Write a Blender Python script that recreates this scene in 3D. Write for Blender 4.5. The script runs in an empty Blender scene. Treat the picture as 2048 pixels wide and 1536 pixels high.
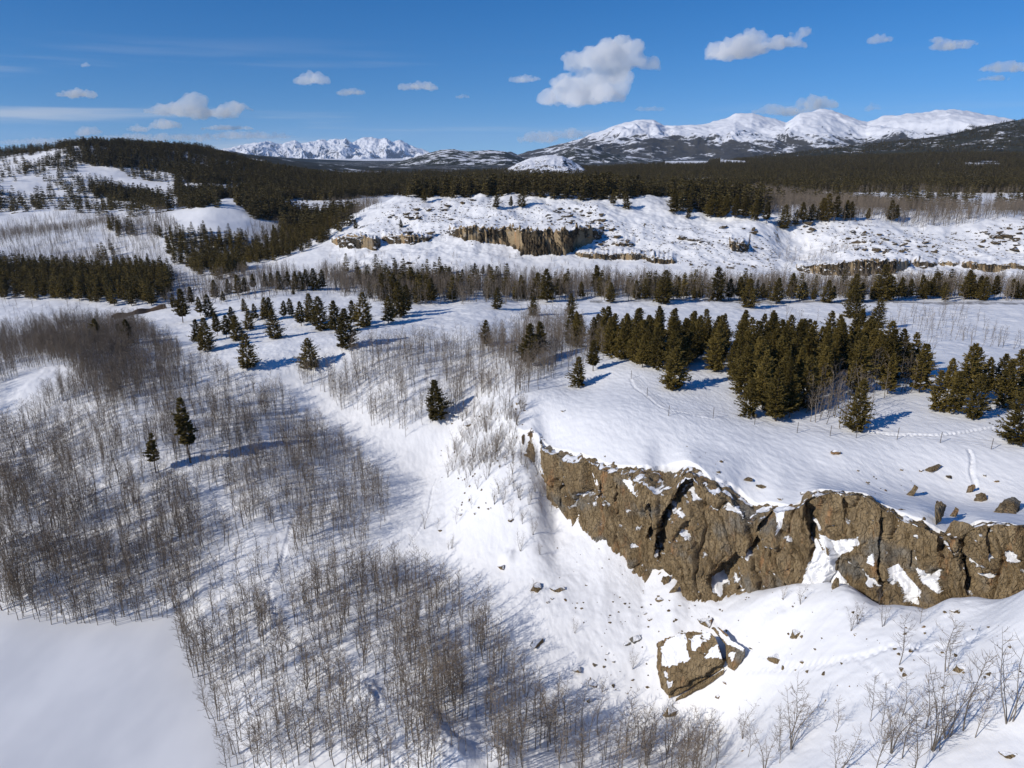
import bpy, math, random, os
import numpy as np
R = math.radians
random.seed(7); rng = np.random.default_rng(11)
S = bpy.context.scene
COL = S.collection

# ------------------------------------------------------------------ camera, sky, sun, exposure
CAM_Z = 80.0; PITCH = 18.0; FPX = 1420.0
cd = bpy.data.cameras.new('camera'); cam = bpy.data.objects.new('camera', cd); COL.objects.link(cam)
cam.location = (0, 0, CAM_Z); cam.rotation_euler = (R(90 - PITCH), 0, 0)
cd.sensor_width = 36; cd.lens = 36 * FPX / 2048; cd.clip_start = 1; cd.clip_end = 120000
S.camera = cam
SHADOW_AZ, SUN_EL = 61.0, 30.0            # shadows run 58 degrees to the right of straight ahead
w = bpy.data.worlds.new('World'); S.world = w; w.use_nodes = True
nt = w.node_tree; bg = nt.nodes['Background']
sky = nt.nodes.new('ShaderNodeTexSky'); sky.sky_type = 'NISHITA'; sky.sun_disc = False
sky.sun_elevation = R(SUN_EL); sky.sun_rotation = R(180 + SHADOW_AZ)
sky.altitude = 2200; sky.air_density = 1.0; sky.dust_density = 0.0; sky.ozone_density = 3.0
# clear subarctic air: the band just over the horizon keeps the blue of the sky a little above it
geo_w = nt.nodes.new('ShaderNodeTexCoord'); mp_w = nt.nodes.new('ShaderNodeVectorMath'); mp_w.operation = 'MULTIPLY_ADD'
mp_w.inputs[1].default_value = (1, 1, 0.9); mp_w.inputs[2].default_value = (0, 0, 0.085)
nt.links.new(geo_w.outputs['Generated'], mp_w.inputs[0]); nt.links.new(mp_w.outputs[0], sky.inputs[0])
hs_w = nt.nodes.new('ShaderNodeHueSaturation'); hs_w.inputs['Saturation'].default_value = 1.36; hs_w.inputs['Hue'].default_value = 0.507
nt.links.new(sky.outputs[0], hs_w.inputs['Color'])
def wn(ty, **k):
    x = nt.nodes.new('ShaderNode'+ty)
    for a_, b_ in k.items(): setattr(x, a_, b_)
    return x
mpc = wn('Mapping'); mpc.inputs['Scale'].default_value = (1.6, 1.6, 34); nt.links.new(geo_w.outputs['Generated'], mpc.inputs[0])
nzc = wn('TexNoise'); nzc.inputs['Scale'].default_value = 1.6; nzc.inputs['Detail'].default_value = 6; nt.links.new(mpc.outputs[0], nzc.inputs['Vector'])
sp_ = wn('SeparateXYZ'); nt.links.new(geo_w.outputs['Generated'], sp_.inputs[0])
m1 = wn('MapRange', interpolation_type='SMOOTHSTEP'); nt.links.new(nzc.outputs[0], m1.inputs[0]); m1.inputs[1].default_value = .50; m1.inputs[2].default_value = .72
m2 = wn('MapRange', interpolation_type='SMOOTHSTEP'); nt.links.new(sp_.outputs[2], m2.inputs[0]); m2.inputs[1].default_value = .15; m2.inputs[2].default_value = .03
m3 = wn('MapRange', interpolation_type='SMOOTHSTEP'); nt.links.new(sp_.outputs[0], m3.inputs[0]); m3.inputs[1].default_value = .25; m3.inputs[2].default_value = -.5
m3.inputs[3].default_value = .12; m4 = wn('Math', operation='MULTIPLY'); nt.links.new(m1.outputs[0], m4.inputs[0]); nt.links.new(m2.outputs[0], m4.inputs[1])
m5 = wn('Math', operation='MULTIPLY'); nt.links.new(m4.outputs[0], m5.inputs[0]); nt.links.new(m3.outputs[0], m5.inputs[1]); m6 = wn('Math', operation='MULTIPLY'); nt.links.new(m5.outputs[0], m6.inputs[0]); m6.inputs[1].default_value = .55
mxc = wn('Mix', data_type='RGBA'); nt.links.new(m6.outputs[0], mxc.inputs[0]); nt.links.new(hs_w.outputs[0], mxc.inputs[6]); mxc.inputs[7].default_value = (6.0, 6.2, 6.6, 1)
nt.links.new(mxc.outputs[2], bg.inputs[0]); bg.inputs[1].default_value = 0.108
sl = bpy.data.lights.new('sun', 'SUN'); so = bpy.data.objects.new('sun', sl); COL.objects.link(so)
sl.energy = 3.7; sl.angle = R(0.53); sl.color = (1.0, 0.94, 0.845)
so.rotation_euler = (R(90 - SUN_EL), 0, R(-SHADOW_AZ)); so.location = (0, -50, 300)
S.view_settings.view_transform = 'Standard'; S.view_settings.look = 'None'
S.view_settings.exposure = 0.02; S.view_settings.gamma = 1.0
S.cycles.max_bounces = 5; S.cycles.diffuse_bounces = 3; S.cycles.glossy_bounces = 1
S.cycles.transmission_bounces = 1; S.cycles.volume_bounces = 5; S.cycles.transparent_max_bounces = 8

# ------------------------------------------------------------------ numpy noise
def _h(ix, iy, s=0):
    n = (ix.astype(np.int64) * 374761393 + iy.astype(np.int64) * 668265263 + s * 2147483647) & 0xffffffff
    n = ((n ^ (n >> 13)) * 1274126177) & 0xffffffff
    n = ((n ^ (n >> 16)) * 2246822519) & 0xffffffff
    return (n ^ (n >> 15)) & 0xffffffff
def perlin(x, y, s=0):
    x = np.asarray(x, float); y = np.asarray(y, float)
    ix = np.floor(x); iy = np.floor(y); fx = x - ix; fy = y - iy
    ux = fx*fx*fx*(fx*(fx*6-15)+10); uy = fy*fy*fy*(fy*(fy*6-15)+10)
    def g(dx, dy):
        a = _h(ix+dx, iy+dy, s) * (2*math.pi/4294967296.0)
        return np.cos(a)*(fx-dx) + np.sin(a)*(fy-dy)
    a = g(0,0); b = g(1,0); c = g(0,1); d = g(1,1)
    return (a + ux*(b-a) + uy*((c + ux*(d-c)) - (a + ux*(b-a)))) * 1.5
def fbm(x, y, o=4, s=0, g=0.5, l=2.03):
    r = 0; a = 1
    for k in range(o):
        r = r + a*perlin(x*l**k, y*l**k, s+k*17); a *= g
    return r
def ridged(x, y, o=4, s=0, g=0.5):
    r = 0; a = 1; t = 0
    for k in range(o):
        r = r + a*(1-np.abs(perlin(x*2.05**k, y*2.05**k, s+k*31))*1.8); t += a; a *= g
    return r/t
def worley(x, y, s=0):
    ix = np.floor(x); iy = np.floor(y); f1 = np.full(x.shape, 9.0); f2 = f1.copy(); cid = np.zeros(x.shape)
    for dx in (-1,0,1):
        for dy in (-1,0,1):
            cx = ix+dx; cy = iy+dy
            a = _h(cx, cy, s)/4294967296.0; b = _h(cx, cy, s+5)/4294967296.0
            d = np.hypot(cx+a-x, cy+b-y); m = d < f1
            f2 = np.where(m, f1, np.minimum(f2, d)); cid = np.where(m, _h(cx, cy, s+9)/4294967296.0, cid); f1 = np.where(m, d, f1)
    return f1, f2, cid
def sst(a, b, x):
    t = np.clip((x-a)/(b-a), 0, 1); return t*t*(3-2*t)

# ------------------------------------------------------------------ photo geometry -> world
CP, SP = math.cos(R(PITCH)), math.sin(R(PITCH))
def ray(px, py):
    dx = (px-1024)/FPX; v = -(py-768)/FPX
    return dx, CP + v*SP, -SP + v*CP
def atz(px, py, z):
    d = ray(px, py); t = (z-CAM_Z)/d[2]; return d[0]*t, d[1]*t, z
def atY(px, py, Y):
    d = ray(px, py); t = Y/d[1]; return d[0]*t, Y, CAM_Z + d[2]*t
def project(x, y, z):
    zz = z-CAM_Z; dep = y*CP - zz*SP; up = y*SP + zz*CP
    return 1024 + FPX*x/dep, 768 - FPX*up/dep
def inpoly(px, py, poly):
    px = np.asarray(px, float); py = np.asarray(py, float); r = np.zeros(px.shape, bool)
    n = len(poly)
    for i in range(n):
        x1, y1 = poly[i]; x2, y2 = poly[(i+1) % n]
        if y1 == y2: continue
        c = ((y1 > py) != (y2 > py)) & (px < (x2-x1)*(py-y1)/(y2-y1)+x1)
        r ^= c
    return r

# ------------------------------------------------------------------ terrain control points
Lz = [ # px, py, z : the lower ground
 (-300,1245,0),(0,1248,0),(200,1262,0),(320,1250,0),(380,1370,0),(430,1536,0),(0,1536,0),(200,1400,0),(-300,1536,0),
 (100,1170,1.6),(300,1160,2),(420,1170,3),(470,1300,1.5),(600,1250,4.5),(520,1450,1.8),(620,1510,3.2),(750,1450,6),(750,1300,6.5),(900,1520,7),
 (1150,1500,5.5),(1150,1350,8.5),(1150,1200,12.6),(1150,1110,15.8),(1300,1250,11),(1400,1330,10.2),(1400,1500,6),(1600,1220,16.2),(1700,1300,15),(1700,1400,12.7),(1700,1500,10.2),(1850,1290,18),(1850,1400,15.3),(1850,1520,12.3),(2048,1300,20),(2048,1400,17.6),(2048,1520,15),(2300,1300,21),
 (1000,1300,8),(1000,1150,10.5),(900,1200,8),(960,1000,13.5),(1050,960,20),(950,900,16),(870,930,10),(840,1000,8.2),(800,1130,6.3),(700,850,13),(600,785,17),
 (870,840,17),(1000,800,21),(1040,860,21.5),(700,1000,8.5),(500,900,12.5),(500,1020,8),(300,900,13.5),(300,1020,7),(400,800,17),(250,800,17.5),(150,710,20),(60,765,17.5),
 (0,830,12.5),(300,710,18.5),(100,900,9.5),(100,1000,6.5),(-300,800,12),(-300,1000,5),(400,740,20),(495,735,22),(620,735,23),(720,700,24.5),(830,745,23),(950,745,23),(1030,705,25.5),
 (430,690,20),(350,640,15.5),(250,645,13.5),(150,650,13),(50,690,13),(0,650,12.5),(30,600,12),(-300,620,12),(650,650,22),(850,640,23),(900,600,20.5),(1000,645,23),(1100,620,22),
]
COM = [
 (1300,600,22),(1500,600,22),(1750,602,23),(2048,606,24),(2300,606,25),(1600,640,24),(1900,650,25.5),(2100,680,27),(1180,640,24),(1080,660,25),
 (500,600,19),(600,570,19),(100,595,13),(300,592,14.5),(400,560,16),(500,545,18),(660,545,18.5),(-300,560,13),
 (800,560,19),(1000,558,20),(1200,560,20),(1400,562,20.5),(1560,565,21),(1700,566,21),(1900,562,21.5),(2100,560,22),
 (150,505,14),(0,530,13),(400,490,19),(560,505,17.5),(0,470,15),(150,450,19),
]
COMY = [ # px, py, Y
 (655,505,418),(690,462,455),(780,398,498),(900,396,500),(1000,395,480),(1150,400,470),(1250,403,470),(1350,400,480),(1450,445,440),(1540,462,420),(1568,492,415),
 (1000,460,425),(1000,500,400),(800,470,430),(800,510,395),(1300,460,425),(1300,505,392),(1450,500,390),(1150,470,420),
 (1620,452,430),(1700,445,432),(1800,452,430),(1900,462,420),(1980,440,425),(2100,436,430),(1700,500,385),(2000,490,392),(1850,500,388),
 (430,445,540),(340,450,560),(500,465,540),(430,408,600),(540,440,600),(320,425,640),
 (60,400,830),(250,400,860),(150,425,700),(330,385,900),(200,350,1000),(60,340,1020),(0,342,1080),(-300,352,1080),
 (60,318,1150),(120,299,1180),(180,292,1200),(300,298,1230),(400,308,1250),(480,326,1300),(560,346,1350),(640,356,1450),
 (300,345,1050),(420,360,1000),(480,385,900),(380,340,1100),(520,370,1000),
 (650,432,660),(650,402,780),(720,430,640),(600,470,560),(600,450,600),
]
WORLD = [ (-320,520,20),
 (-60,640,40),(100,620,40),(250,620,36),(0,800,34),(300,800,36),(-60,900,32),(600,620,36),(330,560,40),(480,560,38),(160,560,43),
 (0,1500,34),(600,1500,36),(1200,1500,44),(-300,1800,34),(0,2500,30),(700,2500,40),(-700,1700,90),(-1300,1500,70),(-900,2500,40),(-2000,2500,30),
 (2000,2400,70),(1500,2600,74),(0,5000,10),(-3000,5000,10),(3000,5000,60),(0,12000,-20),(9000,12000,0),(-9000,12000,-20),
 (0,25000,-60),(18000,25000,-60),(-18000,25000,-60),(700,700,38),(850,900,36),(500,1000,34),
]
PLz = [  (1070,830,29.5),(1090,790,31),(1120,770,32),(1200,820,33),(1300,850,33.8),(1300,920,32.8),(1450,950,32.6),(1500,900,34),(1650,940,33.6),(1700,900,34.8),(1800,960,33.5),(1900,900,36),(1930,1000,33),(1350,780,34.2),(1500,830,34.2),(1260,740,33.6),(1700,860,35),(2040,890,37),(2100,960,36),(2300,900,37),
]
BACK = [ (1180,700,32),(1300,720,33.5),(1400,740,34),(1500,760,34),(1600,800,34),(1700,780,35),(1850,800,35.5),(1980,830,37),(2200,820,38),(1160,775,31),
 (1250,690,31),(1500,700,32),(1750,710,32),(2000,740,35),(1400,668,28),(1700,678,29),]
def polar(p):
    p = np.array(p, float); return np.arctan2(p[:,0], p[:,1]), np.hypot(p[:,0], p[:,1]), p[:,2]
def to_world(zs, ys, ws): return [atz(*q) for q in zs] + [atY(*q) for q in ys] + list(ws)
CC = 0.035
class RBF:
    def __init__(s, pts):
        a, r, z = polar(pts); s.a = a; s.l = np.log(r)
        K = np.sqrt((a[:,None]-a)**2 + (s.l[:,None]-s.l)**2 + CC**2)
        n = len(a); A = np.zeros((n+1, n+1)); A[:n,:n] = K - 0.0*np.eye(n); A[n,:n] = 1; A[:n,n] = 1
        s.w = np.linalg.solve(A, np.append(z, 0))
    def __call__(s, a, l):
        out = np.full(a.shape, s.w[-1])
        for ai, li, wi in zip(s.a, s.l, s.w): out = out + wi*np.sqrt((a-ai)**2 + (l-li)**2 + CC**2)
        return out
# main cliff: brow and foot as functions of the azimuth
BROW_R = ([1040,1066,1095,1130,1200,1290,1372,1450,1500,1560,1620,1700,1760,1850,1922,2000,2048,2400],[130,127,122.5,118,111,104,99.5,97,95.5,94,93,91.5,90,87.5,85.5,85,84.5,80])
def atR(px, py, rho):
    d = ray(px, py); t = rho/math.hypot(d[0], d[1]); return d[0]*t, d[1]*t, CAM_Z+d[2]*t
CL_T = [(1052,872),(1066,868),(1078,885),(1095,905),(1130,918),(1200,942),(1240,950),(1290,960),(1320,985),(1345,985),(1375,968),(1410,985),(1450,1012),(1480,1040),(1510,1044),(1550,1026),(1600,1018),(1622,990),(1680,984),(1735,990),(1760,1018),(1800,1040),(1850,1058),(1880,1078),(1922,1090),(1940,1056),(2000,1050),(2048,1062),(2150,1080),(2400,1100)]
CL_F = [(1046,905),(1060,915),(1078,945),(1095,985),(1112,1015),(1150,1045),(1210,1080),(1290,1158),(1350,1165),(1380,1190),(1440,1198),(1530,1172),(1590,1160),(1630,1158),(1650,1155),(1690,1158),(1710,1170),(1760,1208),(1850,1232),(1900,1200),(1950,1195),(2048,1222),(2150,1240),(2400,1260)]
BT = [atR(x, y, np.interp(x, *BROW_R)) for x, y in CL_T]
BF = [atR(x, y, np.interp(x, *BROW_R)-np.interp(y, [905,1000,1200], [0.5,1.2,2.6])) for x, y in CL_F]
tA, tR, tZ = polar(BT); fA, fR, fZ = polar(BF)
AZ0 = tA[0]
def thin(pts, prio=0, g=7.0):
    """drop later points that crowd an earlier one"""
    out = []
    for p in pts:
        if all(math.hypot(p[0]-q[0], p[1]-q[1]) > g for q in out): out.append(p)
    return out
rL = RBF(thin([BF[i] for i in (2,4,6,7,10,12,17,18,20,21,23)] + to_world(Lz+COM+BACK, COMY, WORLD)))
rP = RBF(thin([BT[i] for i in (1,3,5,8,10,13,16,19,22,24,26,28,29)] + to_world(PLz+COM+BACK, COMY, WORLD)))
_x = np.array([p[0] for p in BF]); print('foot', [(q[0], round(b[2],1)) for q, b in zip(CL_F, BF)])
GA = np.linspace(R(-60), R(60), 420); GL = np.linspace(math.log(45), math.log(26000), 620)
_a, _l = np.meshgrid(GA, GL, indexing='ij')
TL = rL(_a, _l); TP = rP(_a, _l)
def bil(T, a, l):
    fa = np.clip((a-GA[0])/(GA[1]-GA[0]), 0, len(GA)-1.001); fl = np.clip((l-GL[0])/(GL[1]-GL[0]), 0, len(GL)-1.001)
    i = fa.astype(int); j = fl.astype(int); u = fa-i; v = fl-j
    return (T[i,j]*(1-u)+T[i+1,j]*u)*(1-v) + (T[i,j+1]*(1-u)+T[i+1,j+1]*u)*v

def cl_t(a): return np.interp(a, tA, tR), np.interp(a, tA, tZ)
def cl_f(a): return np.interp(a, fA, fR), np.interp(a, fA, fZ)
GUL = [ # gullies and clefts: (px,py) top, (px,py) bottom, half width m, depth m
 (1374,985,1314,1112,1.15,6.0),(1313,1010,1290,1080,0.55,3.4),(1130,925,1126,1010,0.22,0.9),(1238,975,1228,1010,0.25,0.8),(1548,1030,1500,1110,0.5,3.0),(1626,1000,1640,1080,0.7,3.2),
 (1764,1030,1768,1190,0.30,1.3),(1933,1055,1950,1180,0.75,5.0),(1480,1130,1440,1165,1.5,4.0),(1886,1080,1876,1115,0.35,1.1),(1696,1000,1700,1040,0.5,0.9),(1980,1060,1984,1120,0.3,0.9),(1380,1045,1372,1070,0.5,1.0),(1510,1060,1530,1120,0.3,0.9),(1815,1110,1812,1140,0.35,0.9),(1200,960,1203,1020,0.2,0.6)]
# smooth corrections that carry the sheet exactly to the foot and to the brow of the cliff
FA = np.linspace(R(-6), R(60), 1400)
def smooth(v, deg):
    n = int(deg/math.degrees(FA[1]-FA[0])); kk = np.hanning(2*n+3); kk /= kk.sum(); return np.convolve(np.pad(v, n+1, 'edge'), kk, 'valid')
FBR = smooth(np.interp(FA, tA, tR), 1.2); FFR = smooth(np.interp(FA, fA, fR), 1.2)
FCL = smooth(np.interp(FA, fA, fZ) - bil(TL, FA, np.log(np.interp(FA, fA, fR))), 0.55)*sst(AZ0-R(8), AZ0+R(0.3), FA) - 0.5*sst(AZ0-R(1), AZ0+R(1), FA)
FCP = smooth(np.interp(FA, tA, tZ) - bil(TP, FA, np.log(np.interp(FA, tA, tR))), 0.9)
FNO = np.zeros(FA.shape)
for (x1, y1, x2, y2, hw, dp) in GUL:
    if dp > 1.4:
        a1 = math.atan2(*ray(x1, y1)[:2]); a2 = math.atan2(*ray(x2, y2)[:2]); am = (a1+a2)/2; wd_ = abs(a1-a2)/2+hw*1.3/95
        FNO = np.maximum(FNO, (dp-0.6)*np.exp(-((FA-am)/wd_/1.25)**2))
LAKE = [atz(px, py, 0)[:2] for px, py in [(-900,1225),(0,1245),(80,1253),(160,1256),(240,1256),(300,1246),(330,1256),(345,1290),(362,1330),(380,1368),(398,1410),(412,1450),(424,1500),(436,1560),(450,1700),(-900,1700)]]
def polydist(x, y, poly):
    d = np.full(x.shape, 1e9); n = len(poly)
    for i in range(n):
        x1, y1 = poly[i]; x2, y2 = poly[(i+1) % n]; L2 = (x2-x1)**2+(y2-y1)**2+1e-9
        t = np.clip(((x-x1)*(x2-x1)+(y-y1)*(y2-y1))/L2, 0, 1)
        d = np.minimum(d, np.hypot(x-x1-t*(x2-x1), y-y1-t*(y2-y1)))
    return np.where(inpoly(x, y, poly), -d, d)
BANDS = []   # (az array, rho array, zfoot, ztop, taper)
def H(x, y, detail=True, top=False):
    x = np.asarray(x, float); y = np.asarray(y, float)
    a = np.arctan2(x, y); r = np.hypot(x, y) + 1e-6; l = np.log(r)
    zl = bil(TL, a, l); zp = bil(TP, a, l)
    rt, zt = cl_t(a)
    wob = 0.35*perlin(a*90, a*0+3.3, 3)
    rf_ = np.interp(a, FA, FFR); rt = np.interp(a, FA, FBR)
    e = r-rf_; zl = zl + np.interp(a, FA, FCL)*np.where(e < 0, np.exp(-(e/13)**2), 1/(1+np.maximum(e, 0)/30))
    e = r-rt-2; zp = zp + (0.12+np.interp(a, FA, FCP))*np.exp(-(e/9)**2)
    rt = rt + np.interp(a, FA, FNO)
    g = sst(AZ0-R(5.0), AZ0-R(0.1), a)
    stp = sst(rt+0.9+wob, rt+2.2+wob+(1-g)*45, r) * g
    z = zl + (zp-zl)*(1.0 if top else stp)
    far = sst(250, 900, r)
    # broad drifts and swells
    calm = 1-0.65*stp*(1-sst(170, 240, r))
    z = z + calm*0.55*fbm(x/23, y/23, 3, 1)*sst(60, 90, r) + calm*0.19*fbm(x/4.5, y/4.5, 4, 2)*(1-far) + far*2.2*fbm(x/60, y/60, 4, 4)
    # rougher bedrock under the snow of the middle ridge
    rd = sst(372, 400, r)*(1-sst(500, 560, r))*sst(R(-16), R(-13), a)
    z = z + rd*(1.5*fbm(x/16, y/16, 4, 6, 0.5))
    if detail: z = z + (1-far)*0.05*fbm(x/1.1+0.3*y, y/2.2, 2, 8)
    if detail and r.size > 4: z = z + rd*0.32*(0.5-worley(x/4.2, y/3.2, 12)[0])*sst(-0.1, 0.35, fbm(x/26, y/26, 3, 77))
    for (ba, br, bf, bt, D) in BANDS:
        hh = np.interp(a, ba, bt-bf, left=0, right=0); rf = np.interp(a, ba, br, left=1e9, right=1e9)
        d = r - rf
        z = z + np.where(d > 0.2, hh*sst(0.3, 1.3, d)*(1-sst(0, 1, d/D)), 0)
    ld = polydist(x, y, LAKE) + 1.3*fbm(x/7, y/7, 3, 301)
    z = np.where(ld < 14, np.where(ld < 0, -0.4, -0.4 + (z+0.4)*sst(-1.5, 9, ld)), z)
    return z
def hit(px, py, detail=False, rmin=56, rmax=4500):
    d = ray(px, py); hd = math.hypot(d[0], d[1])
    rr = np.exp(np.linspace(math.log(rmin), math.log(rmax), 2600)); t = rr/hd
    X, Y, Z = d[0]*t, d[1]*t, CAM_Z+d[2]*t
    g = H(X, Y, detail) - Z; k = np.argmax(g > 0)
    if g[k] <= 0: k = len(rr)-1
    f = 0.0 if k == 0 else g[k-1]/(g[k-1]-g[k]+1e-12)
    tt = t[k-1]+(t[k]-t[k-1])*f if k else t[0]
    return d[0]*tt, d[1]*tt, CAM_Z+d[2]*tt
RB = [ # ridge bands: px, y top, y foot
 [(1150,508,510),(1158,506,514),(1190,508,519),(1215,509,520),(1240,508,519),(1270,507,521),(1290,512,519),(1310,516,527),(1345,520,528),(1352,524,526)],
 [(1592,535,537),(1600,532,540),(1640,529,549),(1690,524,552),(1740,520,550),(1790,522,546),(1812,526,538),(1822,530,531)],
 [(1826,530,531),(1831,523,534),(1850,524,536),(1868,527,533),(1876,529,530)],
 [(1878,530,531),(1884,524,532),(1900,525,533),(1912,528,532),(1920,529,530)],
 [(1922,531,532),(1928,525,536),(1960,527,541),(2000,530,543),(2048,532,540),(2120,534,545),(2200,538,542)],
 [(664,482,484),(672,477,490),(690,474,494),(720,474,497),(750,478,500),(757,485,498),(762,490,492)],
 [(764,477,479),(772,472,483),(790,472,487),(820,473,489),(845,474,484),(862,474,478),(868,475,476)],
 [(900,462,464),(908,458,470),(930,455,482),(980,458,488),(1010,458,490),(1020,455,492),(1045,458,508),(1070,462,511),(1100,460,508),(1130,463,512),(1150,457,500),(1180,458,488),(1198,464,474),(1206,470,471)],
 [(1228,490,491),(1236,487,493),(1262,486,494),(1270,490,491)],
 [(1458,488,489),(1464,485,502),(1490,488,504),(1498,495,498)],
]
for band in RB:
    F = [hit(b[0], b[2]) for b in band]; a, r, z = polar(F)
    T = []
    for b, rho in zip(band, r):
        d = ray(b[0], b[1]); t = (rho+0.6)/math.hypot(d[0], d[1]); T.append(CAM_Z+d[2]*t)
    k = np.argsort(a)
    a, r, z, T = a[k], r[k], z[k], np.array(T)[k]
    af = np.arange(a[0], a[-1], R(0.09)); zf, zt_ = np.interp(af, a, z), np.interp(af, a, T); hh = np.maximum(zt_-zf, 0.05)
    zt_ = zt_ + hh*0.16*fbm(af*130, af*0+len(BANDS), 3, 5, .6); zf = zf + hh*0.25*fbm(af*320, af*0+len(BANDS), 3, 8, .6)
    BANDS.append((af, np.interp(af, a, r)+1.1*fbm(af*300, af*0+3, 3, 4), zf, zt_, 22.0))

# ------------------------------------------------------------------ helpers
def tag(o, label=None, cat=None, group=None, kind=None):
    if label: o['label'] = label
    if cat: o['category'] = cat
    if group: o['group'] = group
    if kind: o['kind'] = kind
    return o
def mesh_np(name, V, F, mats=(), smooth=True, mi=None):
    V = np.ascontiguousarray(V, np.float32); F = np.ascontiguousarray(F, np.int32)
    me = bpy.data.meshes.new(name); n = F.shape[1]
    me.vertices.add(len(V)); me.vertices.foreach_set('co', V.ravel())
    me.loops.add(F.size); me.loops.foreach_set('vertex_index', F.ravel())
    me.polygons.add(len(F)); me.polygons.foreach_set('loop_start', np.arange(0, F.size, n, dtype=np.int32))
    me.polygons.foreach_set('loop_total', np.full(len(F), n, np.int32))
    for m in mats: me.materials.append(m)
    if mi is not None: me.polygons.foreach_set('material_index', np.ascontiguousarray(mi, np.int32))
    me.polygons.foreach_set('use_smooth', np.full(len(F), smooth, bool))
    me.update(calc_edges=True); me.validate(); return me
def obj(name, me, parent=None, loc=None):
    o = bpy.data.objects.new(name, me); COL.objects.link(o)
    if parent: o.parent = parent
    if loc is not None: o.location = loc
    return o
def gridfaces(n, m, wrap=False):
    i = np.arange(n if wrap else n-1)[:,None]; j = np.arange(m-1)[None,:]; i2 = (i+1) % n
    return np.stack([i*m+j, i2*m+j, i2*m+j+1, i*m+j+1], -1).reshape(-1, 4)
def attr(me, name, v):
    at = me.attributes.new(name, 'FLOAT', 'POINT'); at.data.foreach_set('value', np.ascontiguousarray(v, np.float32).ravel())
class NT:
    def __init__(s, name):
        s.m = bpy.data.materials.new(name); s.m.use_nodes = True; s.t = s.m.node_tree; s.p = s.t.nodes['Principled BSDF']
        s.p.inputs['Specular IOR Level'].default_value = 0.2
    def n(s, ty, **k):
        x = s.t.nodes.new('ShaderNode'+ty)
        for a, b in k.items():
            if hasattr(x, a): setattr(x, a, b)
        return x
    def l(s, a, b): s.t.links.new(a, b)
    def set(s, nd, i, v):
        if isinstance(v, (int, float, tuple)): nd.inputs[i].default_value = v
        else: s.l(v, nd.inputs[i])
    def noise(s, vec, scale, det=4, rough=0.55, out=0):
        x = s.n('TexNoise'); s.l(vec, x.inputs['Vector']); x.inputs['Scale'].default_value = scale; x.inputs['Detail'].default_value = det; x.inputs['Roughness'].default_value = rough; return x.outputs[out]
    def math(s, op, a, b=0.0, c=None):
        x = s.n('Math', operation=op); s.set(x, 0, a); s.set(x, 1, b)
        if c is not None: s.set(x, 2, c)
        return x.outputs[0]
    def ramp(s, f, a, b):
        x = s.n('MapRange', interpolation_type='SMOOTHSTEP'); s.set(x, 0, f); x.inputs[1].default_value = a; x.inputs[2].default_value = b; return x.outputs[0]
    def mix(s, f, a, b):
        x = s.n('Mix', data_type='RGBA'); s.set(x, 0, f); s.set(x, 6, a); s.set(x, 7, b); return x.outputs[2]
    def mapv(s, vec, sc, rot=(0,0,0)):
        x = s.n('Mapping'); s.l(vec, x.inputs[0]); x.inputs['Scale'].default_value = sc; x.inputs['Rotation'].default_value = rot; return x.outputs[0]
    def bump(s, h, st, dist, nrm=None):
        x = s.n('Bump'); s.l(h, x.inputs['Height']); x.inputs['Strength'].default_value = st; x.inputs['Distance'].default_value = dist
        if nrm is not None: s.l(nrm, x.inputs['Normal'])
        return x.outputs[0]
    def geo(s):
        g = s.n('NewGeometry'); return g.outputs['Position'], g.outputs['Normal'], g.outputs['True Normal']
    def sepz(s, v):
        x = s.n('SeparateXYZ'); s.l(v, x.inputs[0]); return x.outputs[2]
    def attr(s, name):
        x = s.n('Attribute'); x.attribute_name = name; return x.outputs['Fac']
SNOW = (0.84, 0.84, 0.845, 1)
def rock_color(k, pos, cw=0.055, cs=0.45, dark=1.0):
    v = k.noise(pos, 0.35, 5, 0.6); v2 = k.noise(k.mapv(pos, (1,1,0.22)), 0.55, 4, 0.6); v3 = k.noise(pos, 3.0, 5, 0.65); v4 = k.noise(pos, 0.16, 3, 0.5)
    c = k.mix(k.ramp(v, 0.35, 0.68), (0.250,0.178,0.094,1), (0.350,0.260,0.148,1))
    c = k.mix(k.ramp(v2, 0.56, 0.72), c, (0.37,0.205,0.095,1))
    c = k.mix(k.ramp(v4, 0.55, 0.70), c, (0.235,0.215,0.18,1))
    c = k.mix(k.math('MULTIPLY', k.ramp(v3, 0.50, 0.66), 0.6), c, (0.080,0.057,0.032,1))
    wp = k.n('VectorMath', operation='ADD'); k.l(k.mapv(pos, (0.9,0.9,0.30)), wp.inputs[0]); nv = k.n('VectorMath', operation='SCALE'); k.l(k.noise(pos, 0.9, 4, 0.6, 1), nv.inputs[0]); nv.inputs['Scale'].default_value = 2.0; k.l(nv.outputs[0], wp.inputs[1])
    vo = k.n('TexVoronoi', feature='DISTANCE_TO_EDGE'); k.l(wp.outputs[0], vo.inputs['Vector']); vo.inputs['Scale'].default_value = 1.0
    c = k.mix(k.math('MULTIPLY', k.math('SUBTRACT', 1.0, k.ramp(vo.outputs[0], 0.0, cw)), cs), c, (0.030,0.022,0.014,1))
    c = k.mix(k.math('MULTIPLY', k.ramp(k.noise(pos, 6.0, 3, 0.7), 0.5, 0.72), 0.35), c, (0.40,0.32,0.20,1))
    if dark < 1: c = k.mix(1-dark, c, (0.03,0.026,0.02,1))
    return c
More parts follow.
